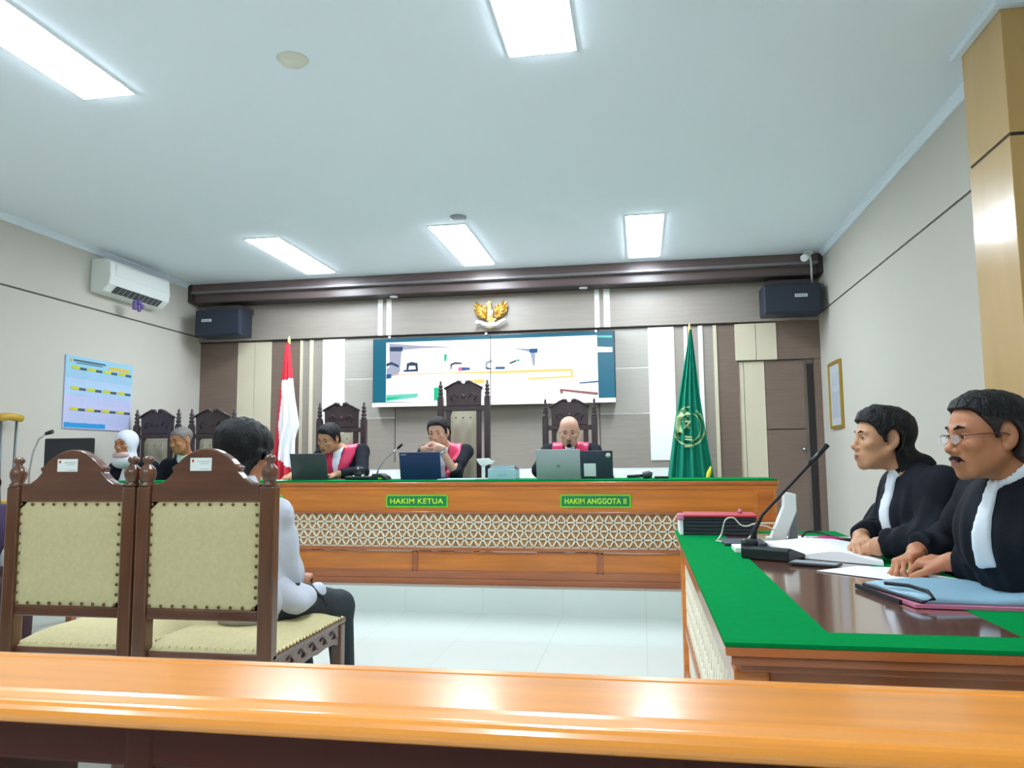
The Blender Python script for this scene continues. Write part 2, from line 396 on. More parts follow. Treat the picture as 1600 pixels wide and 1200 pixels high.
for r in range(3):
    for c in range(4):
        b=MB(); y=cy0+.07+c*.205; z=1.985-r*.185
        pl(y,y+.1,z,z+.026,0,.0015); pl(y+.1,y+.185,z-.004,z+.02,1,.0012)
        for k in range(5):
            for q in range(7): pl(y+.008+q*.025,y+.02+q*.025,z-.028-k*.022,z-.019-k*.022,2,.0006)
        b.build('month_block',['cal_yellow','cal_dark','cal_mid' if r else 'cal_lilac'],t)
# framed certificate on the right wall
t=thing('picture_frame','narrow gold framed document hanging on the right wall','picture frame',(XR,7.38,1.72))
y0,y1,z0,z1=7.16,7.59,1.4,2.02; f=.028; b=MB()
b.box(XR-.025,XR,y0,y0+f,z0,z1); b.box(XR-.025,XR,y1-f,y1,z0,z1); b.box(XR-.025,XR,y0+f,y1-f,z0,z0+f); b.box(XR-.025,XR,y0+f,y1-f,z1-f,z1); b.build('frame','frame_gold',t,.004)
b=MB(); b.box(XR-.012,XR,y0+f,y1-f,z0+f,z1-f,0); b.box(XR-.0135,XR-.012,y0+.07,y1-.07,z0+.1,z1-.28,1)
for k in range(6): b.box(XR-.0135,XR-.012,y0+.09,y1-.09,1.9-k*.02,1.906-k*.02,1)
b.build('document',['frame_paper','frame_paper2'],t)
# loudspeakers in both upper corners
def speaker(cx,label,rz,bo=.0):
    t=thing('loudspeaker',label,'loudspeaker',(cx,7.62,2.5)); R=Matrix.Rotation(rz,3,'Z'); c=(cx,7.62,2.65)
    MB().box(cx-.27,cx+.27,7.5,7.76,2.51,2.8,0,R,c).build('cabinet','speaker_black',t,.015)
    g=MB().box(cx-.255,cx+.255,7.49,7.502,2.525,2.785,0,R,c).build('grille','black_matte' if 0 else 'speaker_black',t,.006)
    b=MB(); b.box(cx+bo+.02,cx+bo+.135,7.482,7.49,2.665,2.695,0,R,c)
    for k in range(6): b.box(cx+bo+.03+k*.016,cx+bo+.04+k*.016,7.480,7.483,2.672,2.688,1,R,c)
    b.build('badge',['badge_silver','label_grey'],g)
    MB().box(cx-.05,cx+.05,7.74,7.93,2.6,2.72).build('bracket','black_matte',t)
    MB().box(cx-.2,cx+.2,7.6,7.92,2.8,2.86).build('shelf_bracket','cornice_dark',t)
speaker(-4.53,'black loudspeaker in the upper left corner of the panelled wall',math.radians(0),-.2)
speaker(1.46,'black loudspeaker in the upper right corner of the panelled wall',math.radians(0))
# camera dome
t=thing('security_camera','small white security camera at the right end of the cornice','security camera',(1.64,7.6,3.1))
b=MB(); b.lathe([(.045,0),(.045,-.03),(.0001,-.035)],(1.64,7.58,HC),16); b.build('mount','plastic_white',t)
b=MB(); b.tube([(1.64,7.58,3.1),(1.6,7.5,3.05),(1.57,7.45,3.03)],[.03,.035,.035]); b.build('housing','plastic_white',t)
b=MB(); b.tube([(1.66,7.6,3.1),(1.68,7.66,3.0),(1.68,7.67,2.84)],.009); b.build('cable','plastic_white',t)

# ---------------------------------------------------------------- video wall
t=thing('video_screen','wide two panel wall screen showing a bright live picture of the courtroom','screen',(-1.55,7.86,2.1))
TX0,TX1,TZ0,TZ1=-2.86,-.25,1.715,2.46
b=MB(); b.box(TX0,-1.556,7.8,7.93,TZ0,TZ1); b.box(-1.554,TX1,7.8,7.93,TZ0,TZ1); b.build('housing','black_plastic',t,.006)
def tv(px,py):
    u=(px-583)/378; tp=528-11*u; bt=633-4*u; v=(py-tp)/(bt-tp); return TX0+(TX1-TX0)*u, TZ1-(TZ1-TZ0)*v
TVM=['tv_white','tv_teal','tv_grey','tv_navy','tv_orange','tv_yellow','tv_green','tv_pink','tv_blue','tv_brown','tv_mint']
b=MB()
def tq(pts,mi,lay):
    d=7.7995-.0006*lay; b.prism([tv(*p) for p in pts],d,d+.0005,'XZ',mi)
def sx(x,y): return (560+x/4,440+y/4)
tq([(584,529),(960,518),(960,629),(584,632)],1,0)
tq([sx(180,375),sx(1500,338),sx(1503,745),sx(180,740)],0,1)
tq([sx(200,380),sx(380,395),sx(640,405),sx(400,412),sx(200,430)],2,2)
tq([sx(200,430),sx(280,430),sx(270,560),sx(205,560)],2,2)
tq([sx(205,402),sx(290,402),sx(285,430),sx(205,430)],3,3)
tq([sx(182,540),sx(230,500),sx(262,530),sx(262,575),sx(185,590)],2,3); tq([sx(182,505),sx(215,495),sx(262,515),sx(262,530),sx(215,512),sx(182,525)],3,4)
tq([sx(182,570),sx(215,570),sx(215,595),sx(182,600)],8,4)
tq([sx(315,505),sx(345,495),sx(385,503),(560+388/4,440+555/4),sx(375,555),sx(370,520),sx(330,520),sx(325,545),sx(312,545)],3,3)
tq([sx(295,545),sx(388,540),sx(388,555),sx(295,557)],3,4)
tq([sx(555,450),sx(572,448),sx(570,492),sx(555,492)],6,3)
tq([sx(595,510),sx(625,498),sx(670,503),sx(665,512),sx(625,512),sx(605,520),sx(600,545),sx(595,545)],3,3)
tq([sx(645,532),sx(690,530),sx(690,552),sx(645,555)],7,4); tq([sx(668,533),sx(718,533),sx(718,550),sx(668,550)],8,5)
tq([sx(815,500),sx(850,485),sx(865,498),sx(830,512),sx(828,540),sx(815,540)],2,3); tq([sx(880,530),sx(938,530),sx(936,545),sx(876,545)],8,4); tq([sx(820,530),sx(855,540),sx(855,546),sx(820,546)],3,4)
tq([sx(965,505),sx(1005,488),sx(1010,498),sx(968,515)],3,3); tq([sx(1008,485),sx(1028,485),sx(1028,497),sx(1010,497)],6,4)
tq([sx(985,415),sx(1090,420),sx(1090,440)],2,2); tq([sx(1090,420),sx(1140,418),sx(1138,445),sx(1090,445)],8,3); tq([sx(1095,445),sx(1125,445),sx(1122,525),sx(1110,525)],2,3)
tq([sx(215,572),sx(1350,545),sx(1350,552),sx(215,577)],4,3); tq([sx(400,568),sx(1350,545),sx(1355,600),sx(1080,612),sx(1080,600),sx(1340,590),sx(1338,560),sx(900,572)],5,4)
tq([sx(690,612),sx(810,605),sx(810,632),sx(740,632)],5,3)
tq([sx(182,697),sx(390,690),sx(380,715),sx(182,738)],10,3); tq([sx(182,712),sx(300,710),sx(182,732)],6,4)
tq([sx(490,655),sx(545,655),sx(552,735),sx(490,735)],6,4)
tq([sx(1390,632),sx(1503,622),sx(1503,632),sx(1390,640)],8,3); tq([sx(1270,670),sx(1290,672),sx(1500,695),sx(1500,712),sx(1440,705),sx(1290,685),sx(1290,700),sx(1275,700)],9,3)
tq([sx(1503,410),sx(1590,415),sx(1590,445),sx(1503,445)],0,2)  # white reflection on the right border, drawn as part of the glowing picture
tq([sx(1503,340),sx(1590,340),sx(1590,355),sx(1503,352)],10,2)
b.build('picture',TVM,t)
b=MB(); b.box(TX0,-1.56,7.793,7.8,TZ0,TZ0+.045); b.box(-1.552,TX1,7.793,7.8,TZ0,TZ0+.045); b.build('lower_bezel_reflection','tv_white',t)  # lower bezel: white glow stands in for the bright reflection along it
b=MB(); b.box(-1.558,-1.552,7.794,7.8,TZ0+.05,TZ1); b.build('panel_joint','black_plastic',t)
for c_ in ((-1.6,7.79,2.47),(-2.67,7.79,2.47),(-.44,7.79,2.455)): MB().sphere(c_,.015,10).build('lock_knob','plastic_white',t)

# ---------------------------------------------------------------- eagle emblem
ex,ez,ey=-1.565,2.66,7.9
t=thing('eagle_emblem','golden eagle coat of arms above the wall screen','emblem',(ex,ey,2.5))
def em(x,y): return (ex+(x-780)/1543*.585, 2.86-(y-120)/1200*.46)
for side in (0,1):
    fe=MB(); 
    outline=[(350,190),(420,230),(520,280),(640,340),(700,470),(660,600),(600,690),(470,640),(370,540),(310,400),(310,280)] if side==0 else [(1180,180),(1120,240),(1010,280),(920,330),(880,470),(900,620),(1000,680),(1120,620),(1230,500),(1270,360),(1250,260)]
    fe.prism([em(*p) for p in outline],ey-.03,ey,'XZ')
    c=(640,600) if side==0 else (930,600)
    for k in range(9):
        p=outline[[8,9,10,0,1,2,7,6,3][k]] if side==0 else outline[[8,9,10,0,1,2,7,6,3][k]]
        a=em(*c); q=em(*p); fe.tube([(a[0],ey-.03,a[1]),((a[0]+q[0])/2,ey-.048,(a[1]+q[1])/2),(q[0],ey-.03,q[1])],[.006,.02,.008],8)
    fe.build('wing','gold',t)
b=MB(); a=em(770,560); h=em(760,260)
b.sphere((a[0],ey-.045,a[1]-.02),.045,14,0,(.8,.7,1.2)); b.tube([(a[0],ey-.05,a[1]+.02),(h[0],ey-.05,h[1])],[.028,.016]); b.sphere((h[0],ey-.055,h[1]+.008),.022,12); b.tube([(h[0]-.01,ey-.06,h[1]+.006),(h[0]-.038,ey-.065,h[1])],[.009,.002],8); b.build('eagle_body','gold_light',t)
b=MB(); a=em(800,540); b.prism([(a[0]-.028,a[1]+.03),(a[0]+.028,a[1]+.03),(a[0]+.026,a[1]-.01),(a[0],a[1]-.038),(a[0]-.026,a[1]-.01)],ey-.1,ey-.07,'XZ'); b.build('shield','paper',t,.004)
b=MB(); b.prism([em(640,700),em(720,760),em(690,830),em(800,860),em(900,830),em(880,760),em(960,690),em(800,640)],ey-.04,ey,'XZ'); b.build('tail','gold_light',t,.004)
b=MB(); pts=[em(410,790),em(520,790),em(600,840),em(780,880),em(980,850),em(1060,790),em(1190,740)]
b.tube([(p[0],ey-.06,p[1]) for p in pts],[.022,.02,.024,.026,.024,.02,.018],8); b.sphere((pts[0][0],ey-.06,pts[0][1]),.024); b.sphere((pts[-1][0],ey-.06,pts[-1][1]),.02); b.build('ribbon','paper',t)
b=MB(); pts=[em(650,915),em(780,950),em(920,905)]; b.tube([(p[0],ey-.055,p[1]) for p in pts],[.01,.013,.01],8); b.build('feather_tip','gold_light',t)

# ================================================================ judges' bench
BX0,BX1,BY0,BY1,BZ=-4.62,.95,5.78,6.30,.985
t=thing('judges_bench','long orange wooden judges bench with white triangle lattice front','bench',((BX0+BX1)/2,6.1,.19))
b=MB(); b.box(BX0-.02,BX1+.02,BY0-.03,BY1,.945,BZ-.012); b.build('bench_top','teak_edge',t,.006)
MB().box(BX0-.01,BX1+.01,BY0-.012,BY1-.02,.915,.945).build('cornice_moulding','teak',t,.004); MB().box(BX0,BX1,BY0,BY0+.03,.745,.915).build('upper_panel','teak',t)
MB().box(BX0,BX1,BY0-.012,BY0+.03,.728,.745).build('panel_rail','teak_lower',t,.003); MB().box(BX0,BX1,BY0-.01,BY0+.03,.445,.472).build('panel_rail','teak_lower',t,.003)
b=MB(); b.box(BX0,BX1,BY0+.028,BY0+.05,.47,.73); b.build('lattice_backing','lattice_back',t)
# triangular lattice: four rows
lz0,lz1=.474,.726; rows=4; ch=(lz1-lz0)/rows; cw=.0715; bw=.0055
b=MB(); ly0,ly1=BY0+.008,BY0+.026
def bar(x0,z0,x1,z1,w=bw):
    dx,dz=x1-x0,z1-z0; L=math.hypot(dx,dz); nx,nz=-dz/L*w,dx/L*w
    b.prism([(x0+nx,z0+nz),(x1+nx,z1+nz),(x1-nx,z1-nz),(x0-nx,z0-nz)],ly0,ly1,'XZ')
for r in range(rows+1): 
    if 0<r: bar(BX0,lz0+(rows-r)*ch,.8,lz0+(rows-r)*ch,.005)
nx=int((.8-BX0)/cw)
for i in range(nx):
    x=BX0+i*cw
    for r in range(rows):
        za,zb=lz0+r*ch,lz0+(r+1)*ch; xo=x+(cw/2 if r%2 else 0)
        bar(xo,za,xo+cw/2,zb); bar(xo+cw,za,xo+cw/2,zb)
b.build('lattice','lattice_white',t)
edges=[BX0,-3.2,-1.765,-.33,.8]
for i in range(4):
    x0,x1=edges[i]+.012,edges[i+1]-.012
    b=MB(); b.box(x0,x1,BY0+.008,BY0+.03,.285,.44); 
    for a in ((x0,x1,.43,.44),(x0,x1,.285,.297),(x0,x0+.012,.285,.44),(x1-.012,x1,.285,.44)): b.box(a[0],a[1],BY0-.002,BY0+.01,a[2],a[3],1)
    b.build('lower_panel',['teak','teak_lower'],t)
for x in edges[1:4]: MB().box(x-.013,x+.013,BY0+.002,BY0+.03,.285,.445).build('stile','teak_lower',t)
b=MB(); b.box(BX0,BX1,BY0-.008,BY0+.03,.19,.235); b.box(BX0,BX1,BY0-.002,BY0+.03,.235,.285); b.build('plinth','teak_lower',t,.004)
b=MB(); b.box(.79,.925,BY0-.008,BY0+.03,.24,.915); b.box(.82,.92,BY0-.014,BY0-.007,.28,.89,1); b.build('corner_panel',['teak','teak_edge'],t,.004)
MB().box(.925,.95,BY0-.008,BY1-.03,.19,.945).build('end_panel','teak',t,.004); MB().box(BX0,BX0+.025,BY0+.03,BY1-.03,.19,.945).build('end_panel','teak',t,.004)
o=MB().box(BX0-.01,BX1+.01,BY0-.02,BY1-.005,BZ-.012,BZ).build('green_cloth','green_felt'); tag(o,'thin green cloth covering the top of the judges bench','cloth')
def sign(cx,txt,label,w=.5):
    t=thing('name_plate',label,'sign',(cx,BY0-.01,.82)); h=.098
    def rr(w,h,r,n=5):
        P=[]
        for sx_,sz_,a0 in ((1,1,0),(-1,1,90),(-1,-1,180),(1,-1,270)):
            for k in range(n+1):
                a=math.radians(a0+90*k/n); P.append((cx+sx_*(w/2-r)+r*math.cos(a),.826+sz_*(h/2-r)+r*math.sin(a)))
        return P
    MB().prism(rr(w,h,.014),BY0-.012,BY0,'XZ').build('border','sign_lime',t)
    MB().prism(rr(w-.022,h-.022,.008),BY0-.0155,BY0-.011,'XZ').build('plate','sign_green',t)
    b=MB(); text_into(b,txt,cx,.826,.042,BY0-.0155,.0012,0,w-.07); b.build('lettering','sign_text',t)
sign(-1.745,'HAKIM KETUA','green and lime name plate reading HAKIM KETUA at the bench centre',.5)
sign(-.355,'HAKIM ANGGOTA II','green and lime name plate reading HAKIM ANGGOTA II on the bench right',.53)
sign(-3.13,'HAKIM ANGGOTA I','green and lime name plate mostly hidden behind the man in the white shirt',.53)

# ---------------------------------------------------------------- tall carved chairs
def tall_chair(name,label,loc,h=1.5,grp=None):
    """origin at floor under the back; seat towards -y"""
    t=thing(name,label,'chair',loc,grp); X,Y,Z=loc
    def bx(m,*a,**k): return m.box(X+a[0],X+a[1],Y+a[2],Y+a[3],Z+a[4],Z+a[5],*a[6:])
    zp=h-.17
    for s in (-1,1):
        m=MB(); bx(m,s*.225-.027,s*.225+.027,-.025,.03,0,zp)
        m.build('post','chair_wood_dark',t,.006)
        m=MB(); m.lathe([(.026,0),(.028,.012),(.016,.02),(.024,.035),(.026,.045),(.014,.058),(.024,.072),(.024,.08),(.013,.093),(.022,.106),(.02,.118),(.01,.13),(.012,.14),(.008,.158),(.0001,.17)],(X+s*.225,Y,Z+zp),12)
        m.build('finial','chair_wood_dark',t)
    # crest with broken pediment
    zc=h-.25
    m=MB(); m.prism([(X-.165,Z+zc),(X+.165,Z+zc),(X+.17,Z+h-.1),(X+.185,Z+h-.085),(X+.06,Z+h-.01),(X+.035,Z+h-.005),(X+.02,Z+h-.03),(X,Z+h-.04),(X-.02,Z+h-.03),(X-.035,Z+h-.005),(X-.06,Z+h-.01),(X-.185,Z+h-.085),(X-.17,Z+h-.1)],Y-.02,Y+.02,'XZ')
    cr=m.build('crest_panel','chair_wood_dark',t,.005)
    m=MB()
    for s in (-1,1):
        m.tube([(X+s*.185,Y-.025,Z+h-.085),(X+s*.12,Y-.028,Z+h-.05),(X+s*.05,Y-.025,Z+h-.012)],.009,8)
        m.lathe([(.018,-.03),(.018,-.02),(.006,-.018)],(X+s*.035,Y,Z+h-.025),10,axis='Y')
        m.tube([(X+s*.1,Y-.022,Z+zc+.05),(X+s*.13,Y-.024,Z+zc+.09),(X+s*.08,Y-.024,Z+zc+.12),(X+s*.05,Y-.022,Z+zc+.08)],.006,6)
    m.sphere((X,Y-.022,Z+zc+.09),.022,10,0,(1,.4,1)); m.build('carving','chair_wood_dark',cr)
    for za,zb in ((zc-.045,zc),(.48,.53)):
        m=MB(); bx(m,-.2,.2,-.018,.02,za,zb); m.build('cross_rail','chair_wood_dark',t,.004)
    for s in (-1,1):
        m=MB(); bx(m,s*.145-.022,s*.145+.022,-.015,.018,.53,zc-.045); m.build('inner_stile','chair_wood_dark',t,.004)
    # tufted back
    W,H0,H1=.123,.535,zc-.05
    n,mm=15,25; vs=[];fs=[]
    for j in range(mm):
        for i in range(n):
            u,v=i/(n-1),j/(mm-1); x=-W+2*W*u; z=H0+(H1-H0)*v
            e=min(1,6*min(u,1-u))*min(1,8*min(v,1-v)); pu=abs(math.sin(u*PI*2.0+ .0))*abs(math.sin(v*PI*4)) if 0 else (.5+.5*math.cos((u*2-1)*PI*2)*math.cos(v*PI*6))
            vs.append((X+x,Y-.018-.03*e*(.55+.45*pu),Z+z))
    for j in range(mm-1):
        for i in range(n-1): fs.append((j*n+i,j*n+i+1,(j+1)*n+i+1,(j+1)*n+i))
    m=MB(); m.add(vs,fs,0,True); bx(m,-W,W,-.018,.012,H0,H1); p=m.build('back_cushion','tuft_fabric',t,fix=False)
    m=MB()
    for i in range(3):
        for j in range(6):
            m.sphere((X-.07+.07*i,Y-.034,Z+H0+.06+j*(H1-H0-.12)/5),.007,8)
    m.build('tuft_button','nail_brass',p)
    m=MB(); bx(m,-.25,.25,-.5,0,.38,.44); m.build('seat_frame','chair_wood_dark',t,.006)
    m=MB(); bx(m,-.235,.235,-.49,-.03,.44,.5); m.build('seat_cushion','tuft_fabric',t,.02)
    for s in (-1,1):
        m=MB(); bx(m,s*.225-.025,s*.225+.025,-.5,-.45,0,.38); m.build('leg','chair_wood_dark',t,.006)
        m=MB(); bx(m,s*.235-.025,s*.235+.025,-.47,-.02,.67,.7); bx(m,s*.235-.018,s*.235+.018,-.44,-.4,.5,.67); m.build('armrest','chair_wood_dark',t,.008)
    return t
tall_chair('carved_chair','tall dark carved chair behind the leftmost red collared judge',(-2.85,6.93,.19),1.52)
tall_chair('carved_chair','tallest dark carved chair in front of the wall screen',(-1.64,6.93,.19),1.705)
tall_chair('carved_chair','tall dark carved chair behind the bald judge',(-.645,6.93,.19),1.51)
tall_chair('carved_chair','tall dark carved chair behind the woman in the white headscarf',(-4.69,6.76,.19),1.48)
tall_chair('carved_chair','tall dark carved chair behind the grey haired man, partly hidden by a dark haired head',(-4.10,6.76,.19),1.475)

# ---------------------------------------------------------------- flags
def flag_surface(cx,cy,ztop,zbot,wt,wb,lean,folds,amp,seed=0,nu=49,nv=60,scallop=0.02):
    rnd=random.Random(seed); ph=[rnd.uniform(0,6) for _ in range(4)]
    def P(u,v,off=0):
        # u across 0..1, v down 0..1
        w=(wt+(wb-wt)*v**1.05)
        xc=cx+lean*v
        x=xc+(u-.5)*w+.006*math.sin(v*9+ph[0])
        am=amp*(.25+.75*v)
        th=u*folds*2*PI+ph[1]+.5*math.sin(v*2.2+ph[2])
        y=cy-.05*math.sin(u*PI)*(.4+v)+am*math.sin(th)-off
        z=ztop+(zbot-ztop)*v + scallop*v*v*math.cos(th)
        return (x,y,z)
    return P
def flag_mesh(P,mats,mfun,nu=61,nv=80):
    m=MB(); vs=[P(i/(nu-1),j/(nv-1)) for j in range(nv) for i in range(nu)]
    nb=len(vs)
    vs+= [(x,y+.03,z) for x,y,z in vs]
    m.v=vs
    for j in range(nv-1):
        for i in range(nu-1):
            a=j*nu+i; mi=mfun((i+.5)/(nu-1),(j+.5)/(nv-1))
            m.f.append([a,a+nu,a+nu+1,a+1]); m.m.append(mi); m.sm.append(True)
            m.f.append([nb+a,nb+a+1,nb+a+nu+1,nb+a+nu]); m.m.append(mi); m.sm.append(True)
    def side(a,b):
        m.f.append([a,b,nb+b,nb+a]); m.m.append(mfun(min(.99,max(.01,(a%nu)/(nu-1))),min(.99,(a//nu)/(nv-1)))); m.sm.append(False)
    for j in range(nv-1): side(j*nu,(j+1)*nu); side((j+1)*nu+nu-1,j*nu+nu-1)
    for i in range(nu-1): side(i+1,i); side((nv-1)*nu+i,(nv-1)*nu+i+1)
    return m
def flagpole(t,x,y,ztop,tip):
    MB().tube([(x,y,.22),(x,y,ztop)],.013,12).build('flagpole','gold' if tip=='gold' else 'chair_wood',t)
    MB().lathe([(.15,0),(.15,.02),(.12,.035),(.05,.05),(.03,.09),(.016,.12)],(x,y,.19),24).build('pole_base','chair_wood_dark',t)
    MB().lathe([(.014,0),(.02,.01),(.01,.02),(.018,.035),(.012,.055),(.0001,.09)],(x,y,ztop),12).build('finial','gold_light',t)
# red and white flag
fx,fy=-3.64,7.38
t=thing('national_flag','furled red and white flag on a pole left of the bench','flag',(fx,fy,.19))
flagpole(t,fx,fy+.02,2.37,'wood')
def redwhite():
    # flag hanging point-down: outline given by left/right edges at each height
    zs=[2.38,2.30,2.10,1.95,1.80,1.62,1.51,1.40,1.30,1.15,.97,.6,.35]
    xl=[-3.66,-3.675,-3.70,-3.715,-3.735,-3.75,-3.76,-3.765,-3.77,-3.775,-3.77,-3.76,-3.74]
    xr=[-3.63,-3.625,-3.60,-3.585,-3.565,-3.53,-3.51,-3.545,-3.57,-3.575,-3.57,-3.58,-3.6]
    def P(u,v):
        z=2.38+(.35-2.38)*v
        a=np.interp(-z,[-q for q in zs],xl); c=np.interp(-z,[-q for q in zs],xr)
        th=u*3.2*2*PI+.8; am=.004+.03*min(1,v*1.6)
        return (a+(c-a)*u, fy-.05*math.sin(u*PI)*(.3+v)-.01+am*math.sin(th+v*2), z)
    def mf(u,v):
        z=2.38-2.03*v; p=P(u,v); x=p[0]
        if z>2.0+.25*(x+3.6): return 0
        xw=np.interp(-z,[-2.0,-1.8,-1.5,-1.25,-1.17,-1.08],[-3.685,-3.69,-3.71,-3.71,-3.69,-3.62])
        zlow=1.08+(-3.60-x)*.9
        if x>xw and z>zlow: return 1
        return 0
    return P,mf
P,mf=redwhite(); flag_mesh(P,None,mf,61,120).build('flag_cloth',['flag_red','flag_white'],t,fix=False)
b=MB(); b.tube([(-3.545,fy-.02,1.42),(-3.548,fy-.02,1.0),(-3.55,fy-.02,.6)],.012,8); b.tube([(-3.56,fy-.01,1.35),(-3.565,fy-.01,.7)],.01,8); b.build('cord','flag_white',t)
# green flag with emblem
gx,gy=.475,7.28
t=thing('court_flag','green flag with a round gold emblem furled on a pole right of the bench','flag',(gx,gy,.19))
flagpole(t,gx,gy+.03,2.33,'gold')
P=flag_surface(gx,gy,2.35,.3,.02,.62,-.06,4.2,.045,3)
flag_mesh(P,None,lambda u,v:0,81,90).build('flag_cloth','flag_green',t,fix=False)
# emblem lies on the cloth
def onflag(m,x,z,th,mi):
    pass
def flagpt(x,z,off):
    v=min(1,max(0,(2.35-z)/2.05))
    for _ in range(3):
        w=.02+.6*v**1.05; xc=gx-.06*v; u=min(.97,max(.03,(x-xc-.006*math.sin(v*9))/w+.5)); p=P(u,v,off); v=min(1,max(0,v+(p[2]-z)/2.05))
    return P(u,v,off)
def strip(m,pts,w):
    vs=[];n=len(pts)
    for i,(x,z) in enumerate(pts):
        a=pts[max(0,i-1)]; c=pts[min(n-1,i+1)]; dx,dz=c[0]-a[0],c[1]-a[1]; L=math.hypot(dx,dz) or 1
        nx_,nz_=-dz/L*w,dx/L*w
        for s in (1,-1):
            for off in (.004,.010): vs.append(flagpt(x+s*nx_,z+s*nz_,off))
    fs=[]
    for i in range(n-1):
        a=i*4;b_=a+4
        for p,q in ((0,1),(1,3),(3,2),(2,0)): fs.append((a+p,a+q,b_+q,b_+p))
    m.add(vs,fs)
m=MB(); ecx,ecz,er=.435,1.43,.148
def ring(r,a0,a1,w,rx=.72,n=40): strip(m,[(ecx+rx*r*math.cos(math.radians(a0+(a1-a0)*i/n)),ecz+r*math.sin(math.radians(a0+(a1-a0)*i/n))) for i in range(n+1)],w)
ring(er*1.18,-170,60,.008,.85); ring(er*.92,-80,70,.005,.8); ring(er,100,200,.022,.62); ring(er*1.25,80,215,.007,.62)
for k in range(5):
    a=math.radians(90+144*k); c=math.radians(90+144*(k+1)); strip(m,[(ecx-.02+.04*math.cos(a),ecz+.03+.06*math.sin(a)),(ecx-.02+.04*math.cos(c),ecz+.03+.06*math.sin(c))],.006)
strip(m,[(ecx-.02,ecz+.13),(ecx+.015,ecz+.1)],.022); strip(m,[(ecx-.045,ecz-.09),(ecx+.02,ecz-.1)],.007); strip(m,[(ecx-.045,ecz-.115),(ecx+.02,ecz-.122)],.008); strip(m,[(ecx-.05,ecz-.175),(ecx+.03,ecz-.178)],.015); strip(m,[(ecx-.08,ecz+.02),(ecx-.07,ecz-.06)],.012)
m.build('emblem','flag_cream',t)
b=MB(); b.tube([(.62,7.2,1.06),(.6,7.19,1.0),(.585,7.19,.95),(.59,7.2,.8)],[.008,.022,.016,.02],10); b.build('tassel','flag_yellow',t)

